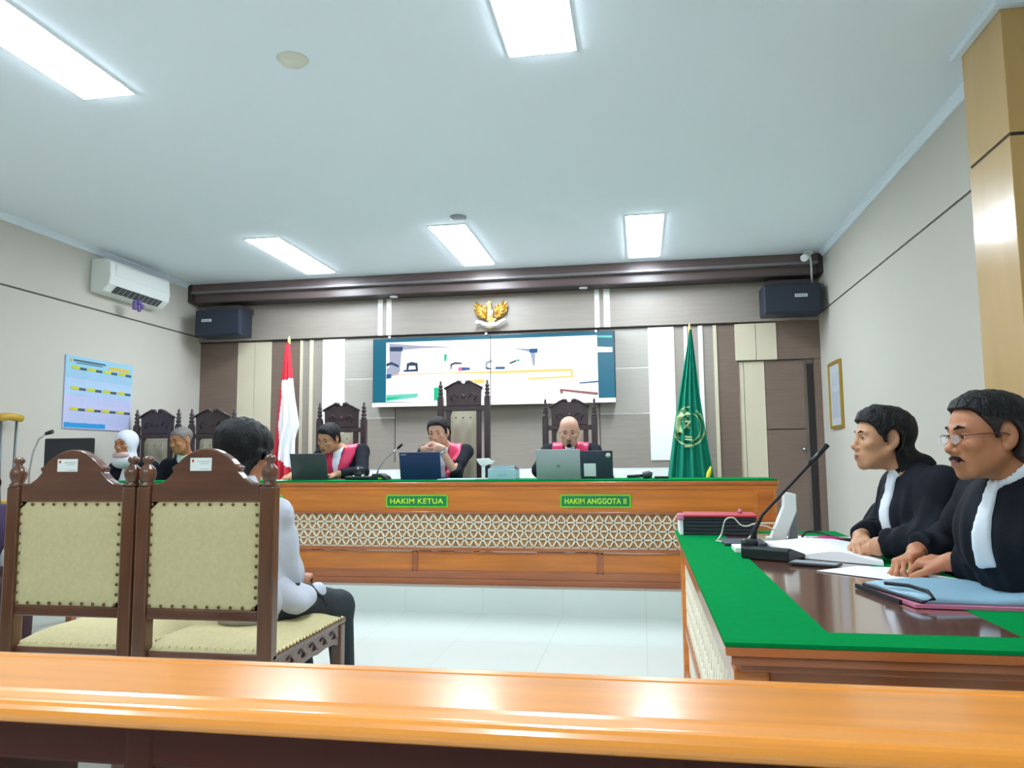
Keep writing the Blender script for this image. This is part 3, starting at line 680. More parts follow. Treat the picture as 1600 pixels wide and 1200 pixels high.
# ================================================================ witness chairs (seen from behind)
def witness_chair(name,label,loc,w=.55):
    t=thing(name,label,'chair',loc); X,Y,Z=loc; hw=w/2
    def bx(m,a,b,c,d,e,f,mi=0): return m.box(X+a,X+b,Y+c,Y+d,Z+e,Z+f,mi)
    for s in (-1,1):
        m=MB(); x=s*(hw-.028)
        m.box(X+x-.028,X+x+.028,Y-.025,Y+.03,Z,Z+1.06); m.build('post','chair_wood',t,.008)
        m=MB(); m.lathe([(.03,0),(.031,.006),(.02,.014),(.024,.02),(.03,.035),(.031,.05),(.026,.066),(.014,.078),(.012,.084),(.02,.092),(.021,.1),(.016,.108),(.0001,.113)],(X+x,Y,Z+1.06),20)
        m.build('ball_finial','chair_wood',t)
    # ogee crest
    inner=hw-.056
    L=[]
    prof=[(-inner,1.066),(-inner+.04,1.072),(-inner+.065,1.088),(-inner+.088,1.112),(-inner+.078,1.128),(-inner+.1,1.14)]
    top=[(-inner+.1+ (2*(inner-.1))*k/14, 1.14+.058*math.sin(PI*k/14)**.8) for k in range(1,14)]
    poly=prof+top+[(-x,z) for x,z in prof[::-1]]+[(inner,1.0),(-inner,1.0)]
    m=MB(); m.prism([(X+a,Z+b) for a,b in poly],Y-.018,Y+.022,'XZ'); cr=m.build('crest_rail','chair_wood_cross',t,.006)
    m=MB(); m.box(X-.06,X+.025,Y-.0215,Y-.018,Z+1.115,Z+1.163,0); m.box(X-.03,X+.02,Y-.0222,Y-.0215,Z+1.148,Z+1.15,1)
    m.box(X-.02,X+.015,Y-.0222,Y-.0215,Z+1.14,Z+1.1415,1); m.box(X-.053,X-.045,Y-.0222,Y-.0215,Z+1.147,Z+1.157,2); m.box(X-.02,X+.02,Y-.0222,Y-.0215,Z+1.12,Z+1.1215,1)
    m.build('asset_label',['label_white','label_grey','label_red'],cr)
    m=MB(); bx(m,-inner,inner,-.02,.022,.575,.615); m.build('lower_rail','chair_wood_cross',t,.005)
    # back upholstery, slightly padded
    m=MB(); n=13; vs=[];fs=[]
    for j in range(n):
        for i in range(n):
            u,v=i/(n-1),j/(n-1); e=(min(1,7*min(u,1-u))*min(1,7*min(v,1-v)))**.5
            vs.append((X-inner-.004+(2*inner+.008)*u,Y-.012-.014*e,Z+.612+(1.003-.612)*v))
    for j in range(n-1):
        for i in range(n-1): fs.append((j*n+i,j*n+i+1,(j+1)*n+i+1,(j+1)*n+i))
    m.add(vs,fs,0,True); bx(m,-inner,inner,-.012,.012,.613,1.002); p=m.build('back_upholstery','chair_fabric',t,fix=False)
    pts=[]
    for k in range(10): pts.append((-inner+.012+(2*inner-.024)*k/9,.992)); pts.append((-inner+.012+(2*inner-.024)*k/9,.624))
    for k in range(1,10): z=.624+(.992-.624)*k/10; pts+= [(-inner+.008,z),(inner-.008,z)]
    for k,(x,z) in enumerate(pts):
        m=MB(); m.sphere((X+x,Y-.021,Z+z),.0062,8,0,(1,.6,1)); m.build('nail','nail_brass',p,fix=False)
    # seat
    sd=.68
    n=15; m=MB(); vs=[];fs=[]
    for j in range(n):
        for i in range(n):
            u,v=i/(n-1),j/(n-1); e=(min(1,5*min(u,1-u))*min(1,5*min(v,1-v)))**.5
            vs.append((X-hw+.01+(w-.02)*u,Y+.0+(sd-.02)*v,Z+.455+.055*e))
    for j in range(n-1):
        for i in range(n-1): fs.append((j*n+i,j*n+i+1,(j+1)*n+i+1,(j+1)*n+i))
    m.add(vs,fs,0,True); sc=m.build('seat_cushion','chair_fabric',t,fix=False)
    m=MB()
    for k in range(22):
        m.sphere((X+hw-.004,Y+.03+k*.029,Z+.462),.006,6)
    m.build('nail_row','nail_light',sc); m=MB()
    for k in range(16): m.sphere((X-hw+.05+k*(w-.1)/15,Y-.002,Z+.475),.006,6)
    m.build('nail_row','nail_light',sc)
    m=MB(); bx(m,-hw,hw,-.005,sd,.435,.458); m.build('seat_ledge','chair_wood_cross',t,.006)
    for s in (-1,1):
        x=s*(hw-.02)
        pts=[(0,.435),(sd-.02,.435),(sd-.02,.35),(sd-.08,.35),(sd-.12,.362),(sd-.2,.366),(sd-.28,.360),(sd-.34,.366),(sd-.42,.360),(sd-.5,.366),(.08,.362),(.05,.35),(0,.35)]
        m=MB(); m.prism([(Y+a,Z+b) for a,b in pts],X+x-.012,X+x+.012,'YZ')
        ap=m.build('side_apron','chair_wood_cross',t,.003)
        m=MB()
        for k in range(5):
            yy=Y+.12+k*.1; m.tube([(X+x+.014*s,yy,Z+.41),(X+x+.016*s,yy+.025,Z+.42),(X+x+.016*s,yy+.05,Z+.40),(X+x+.014*s,yy+.03,Z+.39),(X+x+.014*s,yy+.07,Z+.385)],.0035,6)
        m.build('carving','chair_wood_dark',ap)
        m=MB(); m.box(X+x-.025,X+x+.02,Y+sd-.06,Y+sd-.01,Z,Z+.436); m.build('front_leg','chair_wood',t,.006)
    m=MB(); bx(m,-hw+.02,hw-.02,sd-.035,sd-.012,.36,.435); m.build('front_apron','chair_wood_cross',t,.003)
    return t
witness_chair('witness_chair','carved wooden chair with cream back seen from behind, nearest the left edge, empty',(-2.145,2.6,0))
witness_chair('witness_chair','carved wooden chair with cream back seen from behind, holding the man in the pale shirt',(-1.59,2.6,0))

# ================================================================ foreground rail
RY0,RY1,RZ=.885,1.095,.85
t=thing('wooden_barrier','long glossy orange wooden barrier rail across the foreground','railing',(-.9,.98,0))
b=MB(); prof=[(RY1,RZ-.004),(RY1-.004,RZ),(RY1-.022,RZ),(RY1-.026,RZ-.003),(RY1-.03,RZ),(RY0+.04,RZ),(RY0+.032,RZ-.002),(RY0+.014,RZ-.004)]
for k in range(9):
    a=math.radians(90+180*k/8); prof.append((RY0+.01+.0145*math.cos(a),RZ-.0185+.0145*math.sin(a)))
prof+=[(RY0+.03,RZ-.034),(RY1,RZ-.034)]
b.prism(prof,-4.6,1.75,'YZ'); 
o=b.build('top_rail','rail_wood',t)
b=MB(); b.box(-4.6,1.75,RY0+.032,RY0+.07,RZ-.09,RZ-.034); b.build('apron','rail_dark',t,.006); MB().box(-4.6,1.75,RY0+.036,RY0+.066,.2,.26).build('bottom_rail','rail_dark',t,.006)
xs=[-4.58,-3.9,-3.25]
k=-.80
posts=[(-4.5,.09),(-3.8,.09),(-3.1,.09),(-2.4,.09),(-1.7,.09),(-.9,.09),(-.645,.042),(-.0,.09),(.7,.09),(1.45,.09)]
for x,w in posts:
    m=MB(); m.box(x-w/2,x+w/2,RY0+.03,RY1-.02,0,RZ-.034); m.build('post','rail_dark',t,.006)
for x in (-4.15,-3.45,-2.75,-2.05,-1.3,-.35,.35,1.05):
    m=MB(); m.box(x-.02,x+.02,RY0+.045,RY1-.07,.26,RZ-.08); m.build('baluster','rail_dark',t,.006)
# ================================================================ counsel table on the right
AX0,AX1,AY0,AY1,AZ=.155,.925,1.61,4.0,.78
t=thing('counsel_table','long orange wooden counsel table with green bordered glossy top','table',((AX0+AX1)/2,2.8,0))
b=MB(); b.box(AX0,AX1,AY0,AY1,.752,.772); b.build('table_top','teak_edge',t,.004)
b=MB(); b.box(AX0+.012,AX1-.012,AY0+.012,AY1-.012,.732,.752); b.box(AX0+.03,AX1-.03,AY0+.03,AY1-.03,.715,.732); b.build('moulding','teak_lower',t,.004)
g=.22; g2=.17
b=MB(); b.box(AX0-.001,AX0+g,AY0-.001,AY1+.001,.772,AZ); b.box(AX1-g2,AX1+.001,AY0-.001,AY1+.001,.772,AZ); b.box(AX0+g,AX1-g2,AY0-.001,AY0+.115,.772,AZ); b.box(AX0+g,AX1-g2,AY1-.115,AY1+.001,.772,AZ)
b.build('green_border','green_felt',t)
b=MB(); b.box(AX0+g,AX1-g2,AY0+.115,AY1-.115,.770,.7785); b.build('glossy_inset','table_brown',t)
for y in (AY0+.05,AY1-.12):
    b=MB(); b.box(AX0+.02,AX0+.09,y,y+.07,0,.715); b.build('post','teak',t,.005)
    b=MB(); b.box(AX1-.09,AX1-.03,y,y+.07,0,.715); b.build('post','teak',t,.005)
b=MB(); b.box(AX0+.045,AX0+.06,AY0+.12,AY1-.12,.1,.70); b.build('front_panel','lattice_white',t)
for za,zb in ((.655,.715),(.02,.12),(.30,.33)): MB().box(AX0+.028,AX0+.05,AY0+.12,AY1-.12,za,zb).build('panel_rail','teak_lower',t,.003)
for y in (AY0+.065,AY1-.1): MB().box(AX0+.09,AX1-.09,y,y+.02,.1,.715).build('side_panel','teak_lower',t,.003)
b=MB()
ly0_,ly1_=AX0+.036,AX0+.046
y=AY0+.14
while y<AY1-.2:
    for zz in (.34,.42,.5,.58):
        for (a,c) in (((y,zz),(y+.04,zz+.08)),((y+.08,zz),(y+.04,zz+.08))):
            dx,dz=c[0]-a[0],c[1]-a[1]; L=math.hypot(dx,dz); nx_,nz_=-dz/L*.004,dx/L*.004
            b.prism([(a[0]+nx_,a[1]+nz_),(c[0]+nx_,c[1]+nz_),(c[0]-nx_,c[1]-nz_),(a[0]-nx_,a[1]-nz_)],ly0_,ly1_,'YZ')
    y+=.08
b.build('lattice','lattice_white',t)

# ---- things on the counsel table
T=AZ+.0005
t=thing('case_file_stack','thick black case file bundle with red cover at the far end of the counsel table','file',(.35,3.85,T))
R=Matrix.Rotation(math.radians(-2),3,'Z'); c=(.35,3.85,T)
b=MB(); 
for k in range(5): b.box(.185+.002*(k%2),.525-.003*(k%2),3.74,3.96,T+.017*k,T+.017*k+.0155,0,R,c)
b.build('bound_pages','binder_black',t,.003)
b=MB(); b.box(.19,.53,3.735,3.965,T+.085,T+.095,0,R,c); b.build('red_cover','cover_red',t,.002)
MB().box(.158,.19,3.73,3.8,T+.07,T+.1).build('ribbon_knot','paper_pink',t,.006); MB().box(.168,.186,3.745,3.95,T,T+.07).build('white_edge','paper',t,.003); MB().tube([(.46,3.86,T+.095),(.465,3.86,T+.115)],[.012,.008],8).build('string_knot','paper_pink',t)
# white stand
t=thing('tablet_stand','white folded tablet stand on the counsel table behind the microphone','stand',(.62,3.5,T))
Rz=Matrix.Rotation(math.radians(0),3,'Z')
b=MB(); b.prism([(.535,T+.0),(.60,T+.0),(.655,T+.13),(.655,T+.205),(.605,T+.215),(.60,T+.15)],3.48,3.53,'XZ'); b.build('front_plate','plastic_white',t,.004)
b=MB(); b.prism([(.625,T),(.665,T),(.668,T+.2),(.655,T+.205)],3.53,3.56,'XZ'); b.build('back_leg','plastic_grey',t,.003)
b=MB(); b.box(.525,.55,3.47,3.53,T,T+.02); b.build('lip','plastic_white',t,.003)
# gooseneck microphone
t=thing('gooseneck_microphone','black gooseneck microphone leaning over the counsel table','microphone',(.42,2.98,T))
b=MB(); Rm=Matrix.Rotation(math.radians(38),3,'Z'); c=(.45,2.98,T)
b.prism([(2.87,T),(3.02,T),(3.02,T+.015),(2.9,T+.045),(2.87,T+.04)],.40,.58,'YZ'); 
b.v=[tuple(Matrix.Rotation(math.radians(-35),3,'Z')@(Vector(v)-Vector(c))+Vector(c)) for v in b.v]
b.build('base','black_plastic',t,.006)
b=MB(); b.box(.355,.415,2.93,2.99,T,T+.065); b.build('switch_box','black_plastic',t,.012)
b=MB(); b.lathe([(.006,-.0),(.006,.012),(.0001,.016)],(.365,2.925,T+.03),8,axis='Y'); b.build('button','plastic_white',t)
b=MB(); b.tube([(.40,2.98,T+.045),(.405,2.985,T+.09),(.44,3.0,T+.15),(.52,3.02,T+.23),(.60,3.04,T+.31),(.635,3.05,T+.345)],[.012,.01,.006,.0055,.0055,.006],10); b.build('neck','black_matte',t)
b=MB(); b.tube([(.63,3.05,T+.34),(.66,3.06,T+.37),(.70,3.07,T+.41)],[.009,.010,.010],12); b.build('capsule','black_plastic',t)
# small white box
o=MB().box(.345,.405,3.07,3.2,T,T+.02).build('charger_box','paper',None,.003); tag(o,'small white box on the green edge left of the microphone base','box')
o=MB().box(.33,.50,3.30,3.5,T,T+.012).build('notebook','laptop_dark',None,.003); tag(o,'thin dark grey notebook behind the small white box','notebook')
def curve(name,pts,r,mat_,label,cat,n=8):
    # smooth through pts (Catmull-Rom)
    P=[Vector(p) for p in pts]; out=[]
    for i in range(len(P)-1):
        p0,p1,p2,p3=P[max(i-1,0)],P[i],P[i+1],P[min(i+2,len(P)-1)]
        for k in range(6):
            s=k/6; out.append(.5*((2*p1)+(-p0+p2)*s+(2*p0-5*p1+4*p2-p3)*s*s+(-p0+3*p1-3*p2+p3)*s**3))
    out.append(P[-1]); b=MB(); b.tube(out,r,n)
    return tag(b.build(name,mat_),label,cat)
curve('white_cable',[(.32,3.5,T+.004),(.34,3.52,T+.03),(.355,3.5,T+.09),(.39,3.5,T+.10),(.42,3.5,T+.07),(.45,3.5,T+.065),(.48,3.5,T+.075),(.55,3.5,T+.078),(.6,3.55,T+.07)],.0035,'cable_white','looping white cable from the black file bundle to the white stand','cable')
curve('white_cable',[(.31,3.46,T+.004),(.36,3.4,T+.004),(.41,3.35,T+.012),(.45,3.38,T+.04),(.48,3.44,T+.07),(.52,3.46,T+.068),(.56,3.46,T+.05)],.0035,'cable_white','white cable sagging low behind the gooseneck microphone','cable')
# papers, book, phone
def sheet(name,pts,z,th,m,label,cat,lift=None):
    b=MB(); b.prism(pts,z,z+th,'XY'); return tag(b.build(name,m,None,0),label,cat)
t=thing('open_book','open white document book lying on the counsel table','book',(.72,3.05,T))
vs=[];fs=[];n=17
c0,c1,c2,c3=Vector((.50,3.40,0)),Vector((.915,3.28,0)),Vector((.79,2.76,0)),Vector((.545,2.95,0))
b=MB()
for j in range(2):
    for i in range(n):
        u=i/(n-1)
        for v in (0,1):
            p=(c0.lerp(c1,u)).lerp(c3.lerp(c2,u),v); z=T+(.0 if j==0 else .012+.022*abs(math.sin(u*PI*1.0))**.6*(1 if u<.0 else 1)*(.6+.4*math.cos((u-.5)*2*PI*1)) )
            vs.append((p.x,p.y,z))
for i in range(n-1):
    a=i*2; q=2*n+i*2; fs+=[(a,a+1,a+3,a+2),(q,q+2,q+3,q+1),(a,a+2,q+2,q),(a+1,q+1,q+3,a+3)]
fs+=[(0,2*n,2*n+1,1),(2*n-2,2*n-1,4*n-1,4*n-2)]
b.add(vs,fs,0,False); b.build('pages','paper',t)
b=MB()
for k in range(7): 
    q=c3.lerp(c0,.15+.1*k); r=c2.lerp(c1,.15+.1*k); 
    b.box(q.x+.03,q.x+.15,q.y-.02,q.y-.018,T+.001,T+.0015)
o=MB().tube([(.66,3.22,T+.046),(.70,3.22,T+.047),(.735,3.22,T+.046),(.78,3.23,T+.043)],[.003,.008,.008,.003],8,sq=.6).build('highlighter','pen_pink'); tag(o,'pink highlighter pen lying on the open white book','pen')
t=thing('smartphone','dark phone beside the open white book on the counsel table','phone',(.58,2.76,T))
R=Matrix.Rotation(math.radians(-28),3,'Z')
MB().box(.49,.65,2.715,2.79,T,T+.009,0,R).build('body','black_plastic',t,.004); MB().box(.495,.645,2.72,2.785,T+.009,T+.0105,0,R,(.57,2.7525,T)).build('screen','glass' if 0 else 'plastic_grey',t)
sheet('loose_paper',[(.545,2.62),(.81,2.36),(.93,2.47),(.80,2.72),(.70,2.74)],T,.0015,'paper','loose white paper under the older man\'s folded hands','paper')
sheet('loose_paper',[(.60,3.75),(.93,3.7),(.95,3.45),(.7,3.47),(.66,3.55)],T,.0012,'paper','white paper at the far end of the table near the younger man','paper')
curve('black_cable',[(.70,3.62,T+.01),(.74,3.72,T+.02),(.79,3.7,T+.02),(.84,3.6,T+.008),(.9,3.55,T+.006)],.0055,'black_matte','black cable lying beyond the open book','cable')
o=MB().box(.70,.94,3.5,3.54,T+.0014,T+.014,0,Matrix.Rotation(math.radians(-8),3,'Z')).build('black_ruler','black_matte',None,.003); tag(o,'flat black strip on white paper in front of the younger man','stationery')
# document folder bottom right
t=thing('document_folder','blue covered document folder with pink edge near the front corner of the counsel table','folder',(.82,2.1,T))
q=[(.60,2.30),(.645,2.02),(.94,1.995),(.96,2.36),(.80,2.40)]
MB().prism(q,T,T+.008,'XY').build('pink_backing','paper_pink',t)
b=MB(); n=14; vs=[];fs=[]
A,B_,C_,D=Vector((.61,2.31,0)),Vector((.99,2.38,0)),Vector((.95,2.02,0)),Vector((.665,2.03,0))
for j in range(n):
    for i in range(n):
        u,v=i/(n-1),j/(n-1); p=A.lerp(B_,u).lerp(D.lerp(C_,u),v); vs.append((p.x,p.y,T+.016+.006*math.sin(u*5+v*2)+.004*math.sin(v*9)+.010*u))
base=len(vs); vs+= [(x,y,T+.008) for x,y,z in vs]
for j in range(n-1):
    for i in range(n-1): a=j*n+i; fs+=[(a,a+1,a+n+1,a+n),(base+a,base+a+n,base+a+n+1,base+a+1)]
for i in range(n-1):
    for a,b2 in ((i,i+1),((n-1)*n+i,(n-1)*n+i+1),(i*n,(i+1)*n),(i*n+n-1,(i+1)*n+n-1)): fs.append((a,b2,base+b2,base+a))
b.add(vs,fs,0,True); b.build('pages','doc_blue',t)
b=MB(); b.tube([(.60,2.29,T+.012),(.62,2.2,T+.012),(.645,2.1,T+.012),(.665,2.03,T+.012),(.69,2.03,T+.02),(.695,2.08,T+.03),(.67,2.14,T+.034),(.63,2.2,T+.03)],.005,8); b.box(.598,.606,2.05,2.3,T,T+.012,0,Matrix.Rotation(math.radians(9),3,'Z')); b.build('cord_loop','black_matte',t)

# ================================================================ things on the judges' bench
Z0=BZ+.0005
def laptop(cx,y,w,h,label,m,lean=12,logo=None,lid_extra=None):
    t=thing('laptop',label,'laptop',(cx,y,Z0))
    MB().box(cx-w/2,cx+w/2,y+.01,y+.235,Z0,Z0+.016).build('base',m if m!='laptop_silver' else m,t,.003)
    MB().box(cx-w/2+.02,cx+w/2-.02,y+.05,y+.15,Z0+.016,Z0+.018).build('keyboard','black_matte',t)
    R=Matrix.Rotation(math.radians(lean),3,'X'); piv=(cx,y+.012,Z0+.012)
    lid=MB().box(cx-w/2,cx+w/2,y+.006,y+.016,Z0+.012,Z0+.012+h,0,R,piv).build('lid',m,t,.003)
    MB().box(cx-w/2+.01,cx+w/2-.01,y+.0165,y+.0175,Z0+.03,Z0+h,0,R,piv).build('display','laptop_screen',lid)
    if logo=='round':
        b=MB(); 
        b.lathe([(.016,0),(.016,.0015),(.0001,.0015)],(cx,y+.0045,Z0+.11),16,axis='Y'); b.v=[tuple(R@(Vector(v)-Vector(piv))+Vector(piv)) for v in b.v]; b.build('logo','plastic_grey',lid)
    if logo=='bar':
        MB().box(cx-w/2+.012,cx-w/2+.06,y+.0045,y+.006,Z0+h-.01,Z0+h-.002,0,R,piv).build('logo','plastic_grey',lid)
    return t,lid,R,piv
laptop(-2.755,6.02,.32,.215,'dark grey laptop in front of the leftmost judge','laptop_grey',14)
laptop(-1.79,6.02,.345,.215,'dark blue laptop in front of the middle judge','laptop_blue',12,'bar')
laptop(-.655,6.0,.35,.225,'silver laptop in front of the bald judge','laptop_silver',10,'round')
t,lid,R,piv=laptop(-.375,6.1,.29,.215,'dark laptop with a white sticker right of the silver laptop','laptop_dark',14)
MB().box(-.46,-.365,6.1045,6.106,Z0+.02,Z0+.125,0,R,piv).build('sticker','paper',lid)
b=MB(); b.lathe([(.02,0),(.02,.0015),(.0001,.0015)],(-.265,6.1045,Z0+.19),14,axis='Y'); b.v=[tuple(R@(Vector(v)-Vector(piv))+Vector(piv)) for v in b.v]; b.build('logo','plastic_white',lid)
# small microphone of the middle judge
t=thing('desk_microphone','small gooseneck desk microphone left of the dark blue laptop','microphone',(-2.13,6.02,Z0))
MB().prism([(-2.2,Z0),(-2.05,Z0),(-2.07,Z0+.03),(-2.11,Z0+.05),(-2.185,Z0+.05)],5.96,6.08,'XZ').build('base','black_plastic',t,.006)
MB().tube([(-2.16,6.02,Z0+.05),(-2.15,6.02,Z0+.09),(-2.1,6.02,Z0+.16),(-2.03,6.02,Z0+.22),(-1.98,6.02,Z0+.26)],[.007,.005,.005,.005,.006],8).build('neck','steel',t)
MB().tube([(-1.985,6.02,Z0+.255),(-1.97,6.02,Z0+.27),(-1.945,6.02,Z0+.29)],[.009,.012,.01],10).build('capsule','black_matte',t)
MB().box(-2.13,-2.1,5.952,5.96,Z0+.006,Z0+.018).build('indicator','sign_lime',t)
t=thing('conference_phone','black conference unit with shiny knobs beside the leftmost judge','conference unit',(-2.33,6.03,Z0))
b=MB(); b.box(-2.43,-2.2,5.98,6.1,Z0,Z0+.03); b.build('base','black_plastic',t,.01)
b=MB(); b.lathe([(.045,0),(.045,.02),(.035,.04),(.04,.06),(.025,.075),(.0001,.08)],(-2.32,6.04,Z0+.03),16); b.build('dome','black_plastic',t)
b=MB(); b.sphere((-2.27,5.98,Z0+.03),.014); b.sphere((-2.35,5.98,Z0+.03),.01); b.sphere((-2.32,6.0,Z0+.09),.01); b.build('knob','steel',t)
# phone stand, document box, papers
t=thing('phone_stand','white phone stand on the bench right of the middle judge','stand',(-1.22,6.0,Z0))
MB().prism([(-1.32,Z0+.165),(-1.22,Z0+.17),(-1.2,Z0+.15),(-1.17,Z0+.15),(-1.19,Z0+.125),(-1.23,Z0+.115),(-1.25,Z0+.105),(-1.285,Z0+.11),(-1.31,Z0+.14)],6.0,6.03,'XZ').build('holder','plastic_white',t,.004)
MB().box(-1.275,-1.25,6.0,6.03,Z0,Z0+.12).build('stem','plastic_white',t,.004); MB().box(-1.31,-1.22,5.97,6.06,Z0,Z0+.01).build('foot','plastic_white',t,.003)
t=thing('document_box','pale blue box file holding a stack of papers on the bench','box file',(-1.1,6.05,Z0))
b=MB(); b.box(-1.215,-.99,5.95,6.15,Z0,Z0+.085); b.build('box','paper_blue',t,.006)
for k,(dx,m) in enumerate(((0,'doc_blue'),(.012,'paper'),(.02,'doc_blue'))):
    MB().box(-1.205+dx,-1.02+dx,5.96,6.16,Z0+.085+.009*k,Z0+.093+.009*k,0,Matrix.Rotation(math.radians(4*k),3,'Z')).build('paper_stack',m,t)
MB().box(-1.06,-.985,5.99,6.1,Z0+.085,Z0+.1).build('red_tab','paper_pink',t,.003)
MB().box(-1.13,-1.06,5.946,5.95,Z0+.025,Z0+.045).build('clasp','cal_sky',t)
sheet('flat_papers',[(-1.6,5.84),(-1.3,5.83),(-1.3,6.1),(-1.58,6.12)],Z0,.008,'paper_blue','flat stack of pale blue papers in front of the middle judge','papers')
t=thing('handheld_microphone','black microphone lying flat on the bench near the green flag','microphone',(.03,6.05,Z0))
MB().tube([(-.12,6.05,Z0+.016),(-.03,6.05,Z0+.02),(.0,6.05,Z0+.022)],[.012,.014,.014],10).build('handle','black_plastic',t)
MB().tube([(.0,6.05,Z0+.025),(.05,6.05,Z0+.03),(.075,6.05,Z0+.026)],[.025,.03,.02],12).build('head','laptop_grey',t)
o=MB().box(.09,.2,6.0,6.07,Z0,Z0+.018).build('phone','black_plastic',None,.004); tag(o,'black phone lying right of the flat microphone on the bench','phone')
sheet('flat_papers',[(-2.98,5.83),(-2.92,5.83),(-2.92,5.95),(-3.1,5.95)],Z0,.004,'paper','white paper corner left of the dark grey laptop','papers')

# ================================================================ left side desk, monitor, microphone, crutch
t=thing('side_desk','wooden side desk at the left, mostly hidden behind the carved chairs','desk',(-3.75,4.7,0))
MB().box(-4.2,-3.35,4.4,5.1,.74,.78).build('desk_top','teak',t,.006)
for x in (-4.15,-3.42): 
    for y in (4.44,5.0): MB().box(x,x+.05,y,y+.05,0,.74).build('leg','teak_lower',t,.004)
MB().box(-4.1,-3.42,4.46,4.48,.2,.74).build('modesty_panel','teak',t)
t=thing('monitor','dark rectangular monitor standing on the left side desk','monitor',(-3.86,4.62,.78))
MB().box(-4.045,-3.675,4.6,4.63,1.08,1.315).build('screen_housing','black_plastic',t,.008); MB().box(-3.89,-3.83,4.62,4.65,.8,1.15).build('stem','black_plastic',t); MB().box(-3.98,-3.74,4.55,4.72,.78,.8).build('foot','black_plastic',t,.004)
t=thing('gooseneck_microphone','gooseneck microphone arching beside the dark monitor at far left','microphone',(-4.13,4.6,.78))
MB().box(-4.19,-4.07,4.52,4.68,.78,.82).build('base','black_plastic',t,.008)
MB().tube([(-4.15,4.6,.82),(-4.15,4.6,1.1),(-4.13,4.6,1.22),(-4.09,4.6,1.31),(-4.03,4.6,1.35)],.006,8).build('neck','steel',t)
MB().tube([(-4.035,4.6,1.348),(-3.985,4.6,1.362)],[.012,.015],10).build('capsule','black_matte',t)
t=thing('crutch','adjustable crutch with a yellow armpit pad leaning by the left wall','crutch',(-4.9,5.2,0))
MB().tube([(-4.9,5.1,1.5),(-4.9,5.2,1.515),(-4.9,5.32,1.505)],.03,12).build('armpit_pad','crutch_yellow',t)
MB().tube([(-4.9,5.13,1.49),(-4.9,5.14,1.0),(-4.9,5.19,.5)],.01,8).build('side_tube','crutch_metal',t); MB().tube([(-4.9,5.28,1.49),(-4.9,5.27,1.0),(-4.9,5.21,.5)],.01,8).build('side_tube','crutch_metal',t)
MB().tube([(-4.9,5.16,.85),(-4.9,5.25,.85)],.014,10).build('hand_grip','crutch_yellow',t); MB().tube([(-4.9,5.2,.55),(-4.9,5.2,.03)],.012,10).build('lower_tube','crutch_metal',t); MB().tube([(-4.9,5.2,.05),(-4.9,5.2,0.0)],.018,10).build('rubber_tip','black_matte',t)
# low chairs that carry the two counsel and the visitor on the left
def low_chair(label,x,y,rz,seat=.46,back=True,nm='office_chair'):
    t=thing(nm,label,'chair',(0,0,0)); 
    MB().box(-.23,.23,-.22,.22,seat-.05,seat).build('seat','robe_black',t,.02)
    if back: MB().box(-.21,.21,.23,.27,seat+.08,.82).build('backrest','robe_black',t,.02)
    for sx_ in (-1,1):
        for sy_ in (-1,1): MB().box(sx_*.19-.015,sx_*.19+.015,sy_*.18-.015,sy_*.18+.015,0,seat-.05).build('leg','steel',t)
        if back: MB().box(sx_*.17-.012,sx_*.17+.012,.2,.24,seat-.04,seat+.12).build('back_support','steel',t)
    t.location=(x,y,0); t.rotation_euler=(0,0,rz); return t

# ================================================================ people: smooth distance fields turned into skins
F32=np.float32
def rotm(yaw=0,pitch=0,roll=0):
    """local front is -y; yaw turns about z, pitch>0 looks down, roll>0 tilts to the local +x side"""
    return np.array(Matrix.Rotation(math.radians(yaw),3,'Z')@Matrix.Rotation(math.radians(pitch),3,'X')@Matrix.Rotation(math.radians(roll),3,'Y'),dtype=float)
def smin(a,b,k):
    h=np.maximum(k-np.abs(a-b),0)/k; return np.minimum(a,b)-h*h*k*.25
class Frame:
    def __init__(s,c=(0,0,0),R=None,sc=1.0): s.c=np.array(c,float); s.R=np.eye(3) if R is None else R; s.s=sc
    def w(s,p): return s.c+s.R@(np.array(p,float)*s.s)
    def loc(s,X,Y,Z):
        x,y,z=X-s.c[0],Y-s.c[1],Z-s.c[2]; R=s.R
        return ((R[0,0]*x+R[1,0]*y+R[2,0]*z)/s.s,(R[0,1]*x+R[1,1]*y+R[2,1]*z)/s.s,(R[0,2]*x+R[1,2]*y+R[2,2]*z)/s.s)
WORLD=Frame()
